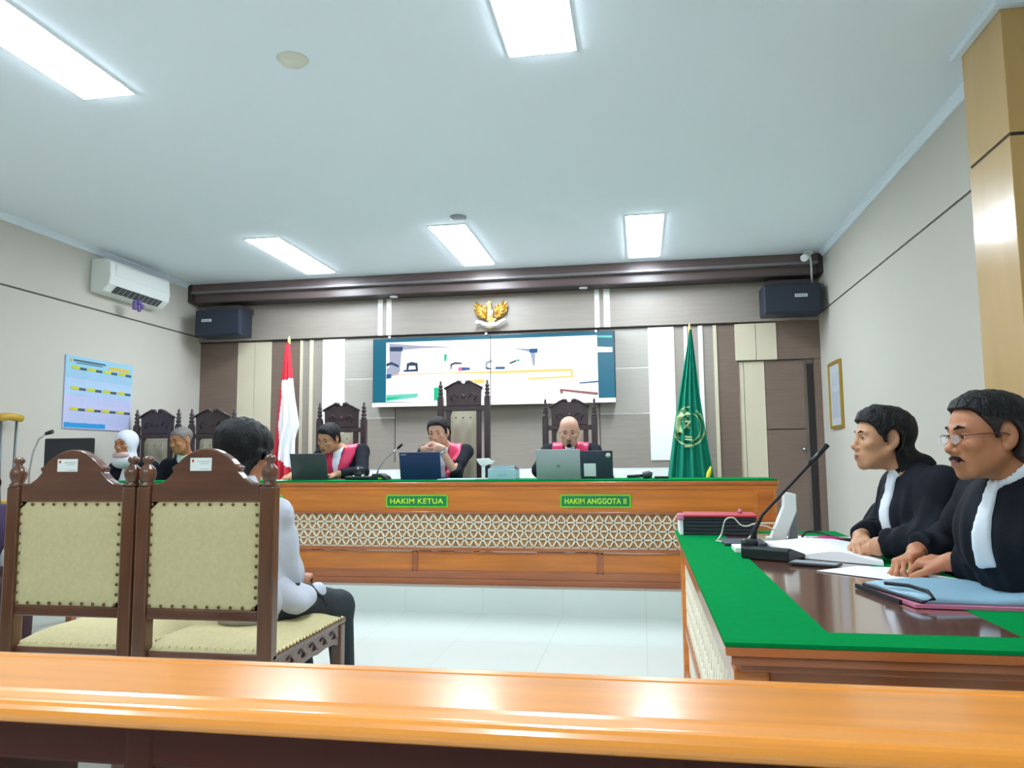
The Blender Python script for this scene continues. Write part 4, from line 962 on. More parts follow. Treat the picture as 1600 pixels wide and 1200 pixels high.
class Sdf:
    def __init__(s): s.p=[]
    def cap(s,a,b,ra,rb=None,k=.02,fr=WORLD,sub=False):
        rb=ra if rb is None else rb; A,B=fr.w(a),fr.w(b); ra*=fr.s; rb*=fr.s
        lo=np.minimum(A-ra,B-rb); hi=np.maximum(A+ra,B+rb); s.p.append(('c',A,B,ra,rb,k*fr.s,lo,hi,sub,None)); return s
    def ell(s,c,r,k=.02,fr=WORLD,R=None,sub=False):
        C=fr.w(c); M=fr.R if R is None else fr.R@R; r=np.array(r,float)*fr.s; m=max(r)
        s.p.append(('e',C,M,r,0,k*fr.s,C-m,C+m,sub,None)); return s
    def sph(s,c,r,k=.02,fr=WORLD,sub=False): return s.ell(c,(r,r,r),k,fr,None,sub)
    def bounds(s,pad=.03):
        L=[q for q in s.p if not q[8]]
        return np.min([q[6] for q in L],0)-pad,np.max([q[7] for q in L],0)+pad
    def field(s,ax,margin=.035):
        X,Y,Z=ax; A=np.full((len(X),len(Y),len(Z)),.5,F32)
        for kind,a,b,c,d,k,lo,hi,sub,_ in s.p:
            mg=margin+k
            i0,i1=np.searchsorted(X,lo[0]-mg),np.searchsorted(X,hi[0]+mg); j0,j1=np.searchsorted(Y,lo[1]-mg),np.searchsorted(Y,hi[1]+mg); k0,k1=np.searchsorted(Z,lo[2]-mg),np.searchsorted(Z,hi[2]+mg)
            if i1<=i0 or j1<=j0 or k1<=k0: continue
            x=X[i0:i1,None,None].astype(F32); y=Y[None,j0:j1,None].astype(F32); z=Z[None,None,k0:k1].astype(F32)
            if kind=='c':
                ba=(b-a); L=float(ba@ba)+1e-9
                px,py,pz=x-F32(a[0]),y-F32(a[1]),z-F32(a[2])
                h=np.clip((px*F32(ba[0])+py*F32(ba[1])+pz*F32(ba[2]))/F32(L),0,1)
                D=np.sqrt((px-h*F32(ba[0]))**2+(py-h*F32(ba[1]))**2+(pz-h*F32(ba[2]))**2)-(F32(c)+F32(d-c)*h)
            else:
                px,py,pz=x-F32(a[0]),y-F32(a[1]),z-F32(a[2])
                u=px*F32(b[0,0])+py*F32(b[1,0])+pz*F32(b[2,0]); v=px*F32(b[0,1])+py*F32(b[1,1])+pz*F32(b[2,1]); w=px*F32(b[0,2])+py*F32(b[1,2])+pz*F32(b[2,2])
                k0_=np.sqrt((u/F32(c[0]))**2+(v/F32(c[1]))**2+(w/F32(c[2]))**2); k1_=np.sqrt((u/F32(c[0]**2))**2+(v/F32(c[1]**2))**2+(w/F32(c[2]**2))**2)
                D=k0_*(k0_-1)/np.maximum(k1_,1e-6)
            S=A[i0:i1,j0:j1,k0:k1]
            A[i0:i1,j0:j1,k0:k1]= -smin(-S,D,F32(k)) if sub else smin(S,D,F32(k))
        return A
def axis(lo,hi,res,fine=()):
    """coordinates from lo to hi with spacing res, finer inside the (a,b,r) bands"""
    out=[lo]; 
    while out[-1]<hi:
        x=out[-1]; r=res
        for a,b,f in fine:
            if a-f<=x<=b: r=min(r,f)
            elif x<a and x+r>a: r=min(r,max(a-x,f))
        out.append(x+r)
    return np.array(out)
def nets(A,ax):
    s=A<0; n0,n1,n2=A.shape
    cnt=np.zeros((n0-1,n1-1,n2-1),np.uint8)
    for i in (0,1):
        for j in (0,1):
            for k in (0,1): cnt+=s[i:n0-1+i,j:n1-1+j,k:n2-1+k]
    act=(cnt>0)&(cnt<8); I,J,K=np.nonzero(act); idx=np.full(act.shape,-1,np.int32); idx[act]=np.arange(len(I))
    P=np.zeros((len(I),3)); C=np.zeros(len(I))
    cs=[(i,j,k) for i in (0,1) for j in (0,1) for k in (0,1)]
    for a in cs:
        for d in range(3):
            if a[d]: continue
            b=list(a); b[d]=1
            va=A[I+a[0],J+a[1],K+a[2]]; vb=A[I+b[0],J+b[1],K+b[2]]; m=(va<0)!=(vb<0); t=np.where(m,va/np.where(va==vb,1,va-vb),0)
            q=np.array(a,float)[None,:].repeat(len(I),0); q[:,d]+=t; P+=q*m[:,None]; C+=m
    P=P/C[:,None]+np.stack([I,J,K],1)
    V=np.stack([np.interp(P[:,d],np.arange(len(ax[d])),ax[d]) for d in range(3)],1)
    F=[]
    for d in range(3):
        sl=[slice(None)]*3; sh=[slice(None)]*3; sl[d]=slice(0,-1); sh[d]=slice(1,None)
        m=s[tuple(sl)]!=s[tuple(sh)]; g=np.argwhere(m); e,f=[(1,2),(2,0),(0,1)][d]
        ok=(g[:,e]>0)&(g[:,f]>0)&(g[:,e]<A.shape[e]-1)&(g[:,f]<A.shape[f]-1); g=g[ok]
        ins=s[tuple(g.T)]
        def id_(de,df):
            q=g.copy(); q[:,e]-=de; q[:,f]-=df; return idx[tuple(q.T)]
        q=np.stack([id_(1,1),id_(0,1),id_(0,0),id_(1,0)],1); q[~ins]=q[~ins][:,::-1]; F.append(q)
    F=np.concatenate(F) if F else np.zeros((0,4),int); F=F[(F>=0).all(1)]
    return V,F
def relax(V,F,it=1,lam=.5):
    for _ in range(it):
        S=np.zeros_like(V); C=np.zeros(len(V))
        for a in range(4):
            b=(a+1)%4; np.add.at(S,F[:,a],V[F[:,b]]); np.add.at(C,F[:,a],1); np.add.at(S,F[:,b],V[F[:,a]]); np.add.at(C,F[:,b],1)
        m=C>0; V=V.copy(); V[m]+=lam*(S[m]/C[m][:,None]-V[m])
    return V
def skin(name,A,ax,mats,parent,matf=None,rel=1,extra=None):
    V,F=nets(A,ax)
    if len(F)==0: return None
    V=relax(V,F,rel)
    mi=np.zeros(len(F),int)
    if matf is not None: 
        c=V[F].mean(1); mi=matf(c[:,0],c[:,1],c[:,2]).astype(int)
    off=wloc(parent) if parent else Vector((0,0,0)); V=V-np.array(off)
    verts=V; faces=F.tolist(); mi=mi.tolist()
    if extra is not None:
        o=len(V); verts=np.concatenate([V,np.array(extra.v)-np.array(off)]); faces+= [[i+o for i in f] for f in extra.f]; mi+=extra.m
    me=bpy.data.meshes.new(name); me.from_pydata(verts.tolist(),[],faces)
    for m in (mats if isinstance(mats,list) else [mats]): me.materials.append(MATS[m])
    me.polygons.foreach_set('material_index',mi); me.polygons.foreach_set('use_smooth',[True]*len(faces)); me.update()
    o=bpy.data.objects.new(name,me); COL.objects.link(o)
    if parent: o.parent=parent
    return o
def nz(x,y,z,f=30,seed=0.):
    return (np.sin(x*f+1.3*np.sin(y*f*.7+seed))+np.sin(y*f*1.1+1.7*np.sin(z*f*.6+seed*2))+np.sin(z*f*.9+1.1*np.sin(x*f*.8+seed*3)))/3

def head_sdf(S,h,ear=1.0,nose=1.0,jowl=0.,eye=.0052):
    """local head: front -y, crown +z, about .235 high"""
    S.ell((0,.020,.040),(.077,.095,.080),.02,h)
    S.ell((0,-.038,.028),(.064,.052,.068),.03,h)
    S.ell((0,-.030,-.030),(.061+jowl*.5,.062,.070),.03,h)
    S.ell((0,-.036,-.078),(.046+jowl,.046,.036),.03,h)
    S.sph((0,-.078,-.100),.017,.025,h)
    for s in (-1,1):
        S.cap((s*.052,.0,-.045),(s*.030,-.062,-.092),.020+jowl*.3,.016,.02,h)
        S.ell((s*.043,-.066,-.022),(.021,.020,.018),.02,h); S.ell((s*.038,-.042,-.055),(.020,.030,.030),.02,h)
        S.cap((s*.012,-.088,.026),(s*.040,-.078,.026),.0085,.008,.014,h)
        S.ell((s*.032,-.100,.004),(.017,.016,.012),.014,h,None,True)
        S.ell((s*.031,-.0745,.004),(.0165,.0145,.0145),.004,h)
        S.ell((s*.031,-.094,.0035),(.0135,.014,eye),.0025,h,None,True)
    S.cap((0,-.088,.020),(0,-.106,-.026),.0075,.0095*nose,.012,h)
    S.sph((0,-.1085,-.030),.0115*nose,.008,h)
    for s in (-1,1):
        S.ell((s*.0135*nose,-.098,-.035),(.0085,.010,.0075),.006,h)
        S.sph((s*.007,-.108,-.0425),.0042,.003,h,True)
    S.ell((0,-.078,-.062),(.030,.024,.026),.02,h)
    S.cap((-.019,-.091,-.0625),(.019,-.091,-.0625),.0035,.0035,.005,h); S.cap((-.010,-.0985,-.0620),(.010,-.0985,-.0620),.0058,.0058,.006,h)
    S.cap((-.010,-.0965,-.0745),(.010,-.0965,-.0745),.0068,.0068,.006,h)
    S.cap((-.021,-.099,-.0678),(.021,-.099,-.0678),.0019,.0019,.002,h,True)
    for s in (-1,1):
        Re=np.array(Matrix.Rotation(math.radians(-12),3,'X')@Matrix.Rotation(math.radians(-s*22),3,'Z'))
        S.ell((s*.079,.014,-.004),(.0075,.0195*ear,.033*ear),.006,h,Re); S.sph((s*.0755,.004,-.032),.010,.006,h)
        S.ell((s*.086,.009,.004),(.006,.0105,.019),.003,h,Re,True)
        S.ell((s*.080,-.003,-.006),(.005,.004,.008),.003,h)
def eyes(h,look=(0,0)):
    m=MB()
    for s in (-1,1):
        c=h.w((s*.031,-.0748,.0035)); n=16; r=.0128*h.s
        vs=[];
        for i in range(n+1):
            th=PI*i/n
            for k in range(n):
                ph=2*PI*k/n; vs.append(c+h.R@np.array([r*math.sin(th)*math.cos(ph),-r*math.cos(th),r*math.sin(th)*math.sin(ph)]))
        for i in range(n):
            for k in range(n):
                m.f.append([len(m.v)+i*n+k,len(m.v)+i*n+(k+1)%n,len(m.v)+(i+1)*n+(k+1)%n,len(m.v)+(i+1)*n+k]); m.m.append(3 if i<2.6 else 2); m.sm.append(True)
        m.v+= [tuple(v) for v in vs]
    return m
def hand(S,wrist,fdir,up,side=1,curl=(20,30,20),spread=6,sc=1.0,thumb=35):
    """fingers along fdir, back of the hand towards up, thumb on side*(fdir x up)"""
    f=np.array(fdir,float); f/=np.linalg.norm(f); u=np.array(up,float); u-=f*(u@f); u/=np.linalg.norm(u); l=np.cross(f,u)*side
    W=np.array(wrist,float)
    def P(a,b,c): return W+(f*a+l*b+u*c)*sc
    S.cap(P(-.03,0,0),P(.012,0,0),.024*sc,.024*sc,.012)
    for b,e in ((-.026,.078),(-.009,.084),(.009,.086),(.026,.080)):
        S.cap(P(.015,b*.7,0),P(e,b,-.002),.0125*sc,.0115*sc,.010)
    kn=[(.026,.088,.0086,(.040,.024,.020)),(.009,.092,.0090,(.045,.028,.021)),(-.009,.089,.0086,(.041,.026,.020)),(-.026,.081,.0076,(.032,.020,.018))]
    for q,(b,a,r,seg) in enumerate(kn):
        p=P(a-.006,b,0); ang=0; sp=math.radians(spread*(1.5-q)/1.5)
        d0=f*math.cos(sp)+l*math.sin(sp)
        S.sph(p,r*1.15*sc,.006)
        for t,(L,cu) in enumerate(zip(seg,curl)):
            ang+=math.radians(cu*(1+.12*q)); d=d0*math.cos(ang)-u*math.sin(ang); p2=p+d*L*sc
            S.cap(p,p2,(r-.0004*t)*sc,(r-.0009*(t+1))*sc,.0035); p=p2
    th=math.radians(thumb); d=f*math.cos(th)+l*math.sin(th)-u*.25; d/=np.linalg.norm(d)
    p=P(.012,.018,-.004); p1=p+d*.042*sc; S.cap(p,p1,.0145*sc,.0115*sc,.012)
    d2=f*math.cos(th*.4)+l*math.sin(th*.4)-u*.35; d2/=np.linalg.norm(d2); p2=p1+d2*.030*sc; S.cap(p1,p2,.0105*sc,.0095*sc,.005); S.cap(p2,p2+d2*.024*sc,.0095*sc,.0075*sc,.004)

HAIRLINES={
 'short':[(-.12,.080),(-.088,.078),(-.066,.070),(-.052,.044),(-.030,.016),(-.016,-.012),(-.006,.0),(.02,-.02),(.040,-.045),(.06,-.06),(.12,-.070)],
 'receding':[(-.12,.088),(-.085,.084),(-.062,.076),(-.050,.056),(-.036,.034),(-.026,.020),(-.018,-.004),(-.010,-.008),(.0,.0),(.02,-.03),(.034,-.06),(.06,-.085),(.12,-.09)],
 'long':[(-.12,.070),(-.09,.072),(-.068,.062),(-.052,.044),(-.040,.020),(-.028,.012),(-.016,-.012),(-.008,-.004),(.006,-.01),(.020,-.04),(.034,-.10),(.05,-.15),(.12,-.17)],
 'thick':[(-.12,.05),(-.08,.05),(-.05,.03),(-.03,.0),(-.01,-.02),(.0,.01),(.02,.0),(.03,-.06),(.05,-.11),(.12,-.13)],
 'stubble':[(-.12,.070),(-.09,.068),(-.055,.058),(-.04,.030),(-.02,.010),(-.006,.004),(.02,-.02),(.040,-.04),(.06,-.050),(.12,-.060)]}
def hair_field(A,G,h,style,thick,amp,freq,up=0.0,dens=None):
    x,y,z=h.loc(*G); pts=HAIRLINES[style]; hz=np.interp(y,[p[0] for p in pts],[p[1] for p in pts])
    n=nz(x,y*1.2,z*.8,freq,1.)*amp+nz(x*1.1,y,z*.5,freq*2.6,2.)*amp*.7*np.clip((z-.03)/.05,0,1)
    t=thick+up*np.clip((z-.06)/.05,0,1)*np.clip((-.0-y)/.06+.7,.2,1)
    reg=(hz-z)*.6
    if style!='thick': reg=np.maximum(reg,np.where(np.abs(x)>.060,(1-np.sqrt(((y-.012)/.026)**2+((z+.003)/.044)**2))*.02,-1))
    out=np.maximum(A/h.s-t+n,reg); return np.maximum(out,-(A/h.s+.012))*h.s

def person(spec):
    """builds body (one skin) and its clothing as children"""
    g=spec.get; t=thing('person',g('label'),'person',g('base')); hp=g('head'); h=Frame(hp[0],rotm(*hp[1]),hp[2]); fine=g('fine',.0042); res=g('res',.011)
    B=Sdf(); head_sdf(B,h,g('ear',1),g('nose',1),g('jowl',0.),g('eye',.0048))
    nb=np.array(g('neck')); ch=np.array(g('chest')); pv=np.array(g('pelvis')); ty=g('tyaw',0); T=Frame(ch,rotm(ty,g('tpitch',0),g('troll',0)))
    nr=g('neck_r',.052)
    B.cap(h.w((0,.022,-.055)),nb,nr*h.s,nr+.006,.03)
    S_,E_,W_=g('shoulders'),g('elbows'),g('wrists'); H_,K_,N_=g('hips'),g('knees'),g('ankles')
    B.ell((0,0,.02),(.145,.095,.14),.04,T); B.cap(ch,pv,.105,.125,.05)
    for i in (0,1):
        s,e,w=map(np.array,(S_[i],E_[i],W_[i])); B.cap(nb-np.array([0,0,.02]),s,.045,.05,.04); B.cap(s,e,.046,.038,.03); B.cap(e,w,.038,.026,.02)
        a,k_,n_=map(np.array,(H_[i],K_[i],N_[i])); B.cap(pv,a,.10,.085,.04); B.cap(a,k_,.078,.056,.04); B.cap(k_,n_,.052,.036,.03)
        fd=np.array(g('feet',(0,-1,0)),float); B.cap(n_+np.array([0,0,-.03]),n_+fd*.15+np.array([0,0,-.045]),.035,.026,.02)
    zb=[]
    for hd in g('hands',[]): 
        hand(B,**hd); zb.append(np.array(hd['wrist']))
    lo,hi=B.bounds(.02); hl,hh=h.c-.13*h.s,h.c+.13*h.s; fx=[];fy=[];fz=[]
    fx.append((hl[0],hh[0],fine)); fy.append((hl[1],hh[1],fine)); fz.append((hl[2],hh[2],fine))
    hf=g('handfine',.0045)
    if zb:
        a=np.min(zb,0)-.13; b=np.max(zb,0)+.13
        fx.append((a[0],b[0],hf)); fy.append((a[1],b[1],hf)); fz.append((a[2]+.05,b[2]-.05,hf))
    ax=(axis(lo[0],hi[0],res,fx),axis(lo[1],hi[1],res,fy),axis(lo[2],hi[2],res,fz))
    A=B.field(ax)
    def mf(x,y,z):
        a,b,c=h.loc(x,y,z); m=np.zeros(len(x),int)
        m[(np.abs(a)<.0205)&(c<-.0575)&(c>-.0805)&(b<-.0905)&(np.abs(c+.068)<.0125-.35*np.abs(a))]=1
        return m
    sk=g('skin'); body=skin('body',A,ax,[sk,'lip','eye_white','eye_dark'],t,mf,1,eyes(h))
    # ---- head pieces on a fine grid of their own
    hax=tuple(axis(h.c[d]-.19*h.s,h.c[d]+.16*h.s,g('hairres',fine)) for d in range(3)); G=(hax[0][:,None,None],hax[1][None,:,None],hax[2][None,None,:])
    HS=Sdf(); head_sdf(HS,h,.35 if g('hair') and g('hair')[0]=='thick' else g('ear',1)); HS.cap(h.w((0,.022,-.055)),nb,nr*h.s,nr+.006,.03); HA=HS.field(hax,.06)
    if g('hair'):
        st,th,am,fq,up,hm=g('hair')
        def hf_(x_,y_,z_):
            a,b_,c=h.loc(x_,y_,z_); return ((c<.052-.25*(b_+.02))&(np.abs(a)>.045)&(b_<.05)) if g('fade') else np.zeros(len(x_))
        skin('hair',hair_field(HA,G,h,st,th,am,fq,up),hax,[hm,'hair_short'],t,hf_)
    x,y,z=h.loc(*G)
    def small(nm,Q,m,res_=.0022,nzz=0):
        lo,hi=Q.bounds(.006); qx=tuple(axis(lo[d],hi[d],res_) for d in range(3)); QG=(qx[0][:,None,None],qx[1][None,:,None],qx[2][None,None,:])
        A_=Q.field(qx,.01); 
        if nzz: A_=A_+F32(nzz)*nz(*QG,420).astype(F32)
        skin(nm,A_.astype(F32),qx,m,t,None,1)
    rs=.0014 if fine<.0035 else .0026
    if g('brows',True):
        Q=Sdf(); bw=g('brow_w',.0030)
        for s in (-1,1): Q.cap((s*.014,-.0955,.0265),(s*.030,-.0935,.0315),bw,bw*1.05,.003,h); Q.cap((s*.030,-.0935,.0315),(s*.046,-.0835,.0280),bw*1.05,bw*.55,.003,h)
        small('eyebrows',Q,g('browmat','hair_black'),rs,.0006)
        Q=Sdf()
        for s in (-1,1): Q.cap((s*.019,-.0868,.0065),(s*.031,-.0895,.0100),.0011,.0014,.001,h); Q.cap((s*.031,-.0895,.0100),(s*.043,-.0845,.0060),.0014,.0011,.001,h)
        small('eyelashes',Q,'hair_black',.0011 if fine<.0035 else .002)
    if g('moustache'):
        w_,zc_,zt_=g('moustache'); Q=Sdf()
        for s in (-1,1): Q.cap((s*.004,-.1010,-zc_),(s*w_*.62,-.0965,-zc_-.004),zt_,zt_*.95,.004,h); Q.cap((s*w_*.62,-.0965,-zc_-.004),(s*w_,-.0870,-zc_-.011),zt_*.9,zt_*.4,.004,h)
        small('moustache',Q,'hair_black',rs,.0012)
    if g('goatee'):
        r=np.maximum(np.maximum(np.abs(x)-.019,np.abs(z+.097)-.017),y+.045)
        skin('beard',np.maximum(np.maximum(HA/h.s-.003+.001*nz(x,y,z,300),-(HA/h.s+.006)),r)*h.s,hax,'hair_black',t)
    # ---- clothing
    C=Sdf(); rr=g('robe_r',1.0)
    C.ell((0,0,.0),(.178*rr,.118*rr,.175),.05,T); C.cap(ch,pv,.135*rr,.17*rr,.05)
    for i in (0,1):
        s,e,w=map(np.array,(S_[i],E_[i],W_[i])); cf=g('cuff',.93); wi=e+(w-e)*cf
        C.cap(nb+np.array([0,0,-.035]),s,.052*rr,.066*rr,.05); C.cap(s,e,.068*rr,.062*rr,.035); C.cap(e,wi,.060*rr,g('cuff_r',.046)*rr,.025)
        a,k_=np.array(H_[i]),np.array(K_[i])
        if g('robe_skirt',True): C.cap(pv,a,.15*rr,.12*rr,.05); C.cap(a,a+(k_-a)*g('skirt_len',.8),.10,.09,.05)
    # neck opening
    C.cap(h.w((0,.02,-.05)),nb+np.array([0,0,-.01]),nr*h.s+.004,nr+.010,.012,WORLD,True)
    f0=T.R@np.array([0,-1,0.])
    fn=g('cloth_noise',(.0045,26)); lo,hi=C.bounds(.02); cr=g('clothres',res)
    cax=tuple(axis(lo[d],hi[d],cr) for d in range(3)); CG=(cax[0][:,None,None],cax[1][None,:,None],cax[2][None,None,:]); CA=C.field(cax,.06)
    WN=nz(*[q.astype(F32) for q in CG],fn[1],g('seed',1.)); CA=CA+F32(fn[0])*(WN*F32(.5)-np.minimum(np.abs(WN)*3,1)*F32(1.0)+F32(.6)).astype(F32)
    if g('pleats'):
        px_,py_,pz_=T.loc(*CG); CA=CA+(F32(g('pleats'))*np.sin(px_*120)*np.clip(-py_*25,0,1)*np.clip((.2-pz_)*8,0,1)).astype(F32)
    cu=np.zeros((1,1,1))
    for i in (0,1):   # cuffs cut clean
        e,w=np.array(E_[i]),np.array(W_[i]); d=(w-e)/np.linalg.norm(w-e); c=e+(w-e)*g('cuff',.93); 
        q=(CG[0]-c[0])*d[0]+(CG[1]-c[1])*d[1]+(CG[2]-c[2])*d[2]; rad=np.sqrt((CG[0]-c[0])**2+(CG[1]-c[1])**2+(CG[2]-c[2])**2)
        CA=np.where(rad<.085,np.maximum(CA,q),CA)
    robe=skin(g('robe_name','robe'),CA.astype(F32),cax,g('robe_mat','robe_black'),t,None,2)
    lx,ly,lz=T.loc(*CG)
    shell=lambda tk,reg: np.maximum(np.maximum(CA-tk,-(CA+.012)),reg).astype(F32)
    if g('stole'):
        wz=np.interp(lz,[-.3,.0,.12,.25],[.075,.105,.155,.165]); vz=np.interp(lz,[-.3,.02,.16,.3],[.002,.02,.05,.06])
        reg=np.where(ly<.02,np.maximum(np.abs(lx)-wz,vz-np.abs(lx)),np.maximum(np.abs(lx)-.15,.08-lz)); reg=np.maximum(reg,-.25-lz)
        skin('red_stole',shell(.011,reg),cax,'stole_red',t,None,2)
        reg=np.maximum(np.maximum(np.abs(lx)-np.interp(lz,[-.3,.15],[.03,.045]),ly),-.25-lz); skin('white_bib',shell(.007,reg),cax,'shirt_white',t,None,2)
    if g('bib'):
        w0,zb0,zt0=g('bib'); reg=np.maximum(np.maximum(np.abs(lx)-np.interp(lz,[zb0,zt0],[w0*1.15,w0*.7]),ly+.01),np.maximum(zb0-lz,lz-zt0)); skin('white_bib',shell(.012,reg),cax,'shirt_white',t,None,3)
    if g('collar',True):
        K=Sdf(); hb=h.w((0,.022,-.055)); av=hb-nb; av=av/np.linalg.norm(av); K.cap(nb-av*.02,nb+av*.022,nr+.026,nr+.014,.01); K.cap(nb-av*.09,nb+av*.10,nr+.016,nr+.002,.006,WORLD,True)
        lo,hi=K.bounds(.01); kax=tuple(axis(lo[d],hi[d],.004) for d in range(3)); skin('shirt_collar',K.field(kax),kax,g('collar_mat','shirt_white'),t,None,4)
    # trousers and shoes
    Q=Sdf()
    for i in (0,1):
        a,k_,n_=map(np.array,(H_[i],K_[i],N_[i])); Q.cap(pv+np.array([0,0,-.02]),a,.125,.10,.04); Q.cap(a,k_,.092,.072,.04); Q.cap(k_,n_+np.array([0,0,.02]),.068,.052,.03)
    lo,hi=Q.bounds(.02); qax=tuple(axis(lo[d],hi[d],.016) for d in range(3)); skin('trousers',Q.field(qax),qax,g('trouser_mat','trousers_dark'),t,None,2)
    for i in (0,1):
        n_=np.array(N_[i]); fd=np.array(g('feet',(0,-1,0)),float); Q=Sdf(); Q.cap(n_+np.array([0,0,-.03]),n_+fd*.16+np.array([0,0,-.045]),.042,.033,.02)
        lo,hi=Q.bounds(.01); qax=tuple(axis(lo[d],hi[d],.012) for d in range(3)); skin('shoe',Q.field(qax),qax,'black_plastic',t)
    return t,h,T
def seated(px,py,floor,seat,yaw,sx=.1,knee=.42):
    """hips, knees and ankles of someone sitting at (px,py) facing yaw"""
    a=math.radians(yaw); f=np.array([math.sin(a),-math.cos(a),0]); l=np.array([math.cos(a),math.sin(a),0]); c=np.array([px,py,seat+.09])
    H=[c-l*sx,c+l*sx]; K=[q+f*knee+np.array([0,0,.0]) for q in H]; N=[np.array([q[0],q[1],floor+.08])+f*.02 for q in K]
    return dict(pelvis=tuple(c),hips=H,knees=K,ankles=N,feet=tuple(f))

# ---- three judges
D=.19
sp=dict(label='leftmost judge, dark haired man in black robe reading at the dark grey laptop',base=(-2.68,6.55,D),head=((-2.745,6.38,1.345),(-14,24,8),1.02),neck=(-2.70,6.50,1.255),chest=(-2.67,6.54,1.09),tyaw=-8,tpitch=10,
  shoulders=[(-2.86,6.52,1.20),(-2.49,6.54,1.225)],elbows=[(-2.97,6.34,1.045),(-2.42,6.36,1.045)],wrists=[(-2.985,6.16,1.025),(-2.60,6.22,1.03)],res=.012,fine=.0045,skin='skin_tan',seed=1.,
  hands=[dict(wrist=(-2.985,6.15,1.02),fdir=(.15,-1,-.05),up=(0,0,1),side=1,curl=(20,30,25)),dict(wrist=(-2.61,6.21,1.022),fdir=(-.5,-.6,0),up=(0,0,1),side=-1)],
  hair=('short',.012,.002,80,.006,'hair_black'),stole=True,eye=.003,cuff=.85,collar=False,robe_r=.92,**{k:v for k,v in seated(-2.67,6.68,D,.69,0).items()})
person(sp)
sp=dict(label='middle judge in black robe and red collar with hands clasped before his mouth',base=(-1.72,6.55,D),head=((-1.735,6.37,1.38),(-4,12,-3),1.03),neck=(-1.72,6.48,1.27),chest=(-1.715,6.54,1.10),tyaw=3,tpitch=8,
  shoulders=[(-1.90,6.53,1.21),(-1.53,6.54,1.21)],elbows=[(-1.93,6.32,1.04),(-1.575,6.30,1.04)],wrists=[(-1.80,6.20,1.235),(-1.665,6.18,1.245)],res=.012,fine=.0045,skin='skin_pale',seed=2.,cuff=.12,
  hands=[dict(wrist=(-1.795,6.195,1.245),fdir=(1,.05,.22),up=(-.1,-.9,.4),side=1,curl=(30,40,30),thumb=50),dict(wrist=(-1.67,6.172,1.25),fdir=(-1,.02,.25),up=(.1,-.9,.4),side=-1,curl=(25,35,30),thumb=50)],
  hair=('short',.012,.0015,80,.008,'hair_black'),stole=True,eye=.003,collar=False,robe_r=.92,**seated(-1.715,6.68,D,.69,0))
t,h,T=person(sp)
b=MB(); R=Vector((-.085,-.12,.205)).normalized(); c=Vector((-1.655,6.195,1.215)); b.tube([c-R*.011,c+R*.011],.034,16,0); b.build('wristwatch','watch_steel',t)
sp=dict(label='rightmost judge, bald man with goatee in black robe and red collar behind the silver laptop',base=(-.61,6.6,D),head=((-.607,6.44,1.375),(4,16,0),1.03),neck=(-.607,6.54,1.265),chest=(-.607,6.60,1.10),tyaw=0,tpitch=6,
  shoulders=[(-.80,6.6,1.205),(-.415,6.6,1.205)],elbows=[(-.86,6.38,1.05),(-.36,6.38,1.05)],wrists=[(-.72,6.22,1.03),(-.50,6.22,1.03)],res=.012,fine=.0045,skin='skin_pale',seed=3.,
  hands=[dict(wrist=(-.71,6.21,1.02),fdir=(.3,-.9,0),up=(0,0,1),side=1),dict(wrist=(-.51,6.21,1.02),fdir=(-.3,-.9,0),up=(0,0,1),side=-1)],
  hair=None,stole=True,eye=.003,moustache=(.026,.052,.0048),goatee=True,jowl=.006,collar=False,cuff=.85,**seated(-.607,6.72,D,.69,0))
person(sp)
# ---- two clerks at the left end of the bench
sp=dict(label='woman in a white headscarf and black jacket behind the left end of the bench',base=(-4.694,6.450,D),head=((-4.689,6.300,1.315),(-2,6,0),.98),neck=(-4.684,6.370,1.17),chest=(-4.684,6.420,.98),tyaw=0,
  shoulders=[(-4.86,6.420,1.09),(-4.501,6.420,1.09)],elbows=[(-4.87,6.300,.90),(-4.440,6.300,.90)],wrists=[(-4.816,6.400,.82),(-4.562,6.400,.82)],res=.014,fine=.005,skin='skin_brown',seed=4.,hands=[],
  hair=None,bib=(.05,-.2,.16),collar=False,eye=.003,robe_name='jacket',**seated(-4.69,6.54,D,.69,0))
t,h,T=person(sp)
# headscarf: shell around head with a face opening
S=Sdf(); S.ell((0,.018,.03),(.096,.112,.105),.03,h); S.cap((0,.0,-.03),(0,.02,-.14),.085,.085,.04,h); S.ell((0,-.03,-.16),(.12,.09,.07),.04,h); S.ell((0,-.135,-.012),(.052,.08,.066),.012,h,None,True); S.ell((0,-.02,-.0),(.068,.085,.085),.01,h,None,True)
lo,hi=S.bounds(.015); hx=tuple(axis(lo[d],hi[d],.007) for d in range(3)); HG=(hx[0][:,None,None],hx[1][None,:,None],hx[2][None,None,:])
skin('headscarf',(S.field(hx)+.003*nz(*HG,40)).astype(F32),hx,'hijab_white',t,None,2)
S=Sdf(); S.ell((0,-.066,-.098),(.085,.05,.040),.02,h)
lo,hi=S.bounds(.015); hx=tuple(axis(lo[d],hi[d],.007) for d in range(3)); HG=(hx[0][:,None,None],hx[1][None,:,None],hx[2][None,None,:])
skin('scarf_fold',(S.field(hx)+.004*nz(*HG,70)).astype(F32),hx,'scarf_pink',t,None,1)
sp=dict(label='older man with short grey hair in a dark jacket beside the woman in the headscarf',base=(-4.145,6.450,D),head=((-4.130,6.300,1.34),(-18,14,0),.98),neck=(-4.135,6.380,1.19),chest=(-4.135,6.430,.99),tyaw=-5,
  shoulders=[(-4.328,6.420,1.11),(-3.942,6.420,1.11)],elbows=[(-4.379,6.300,.90),(-3.891,6.300,.90)],wrists=[(-4.267,6.400,.82),(-4.003,6.400,.82)],res=.014,fine=.005,skin='skin_brown',seed=5.,hands=[],
  hair=('stubble',.005,.0008,120,.0,'hair_grey'),eye=.003,robe_name='jacket',**seated(-4.135,6.54,D,.69,0))
person(sp)
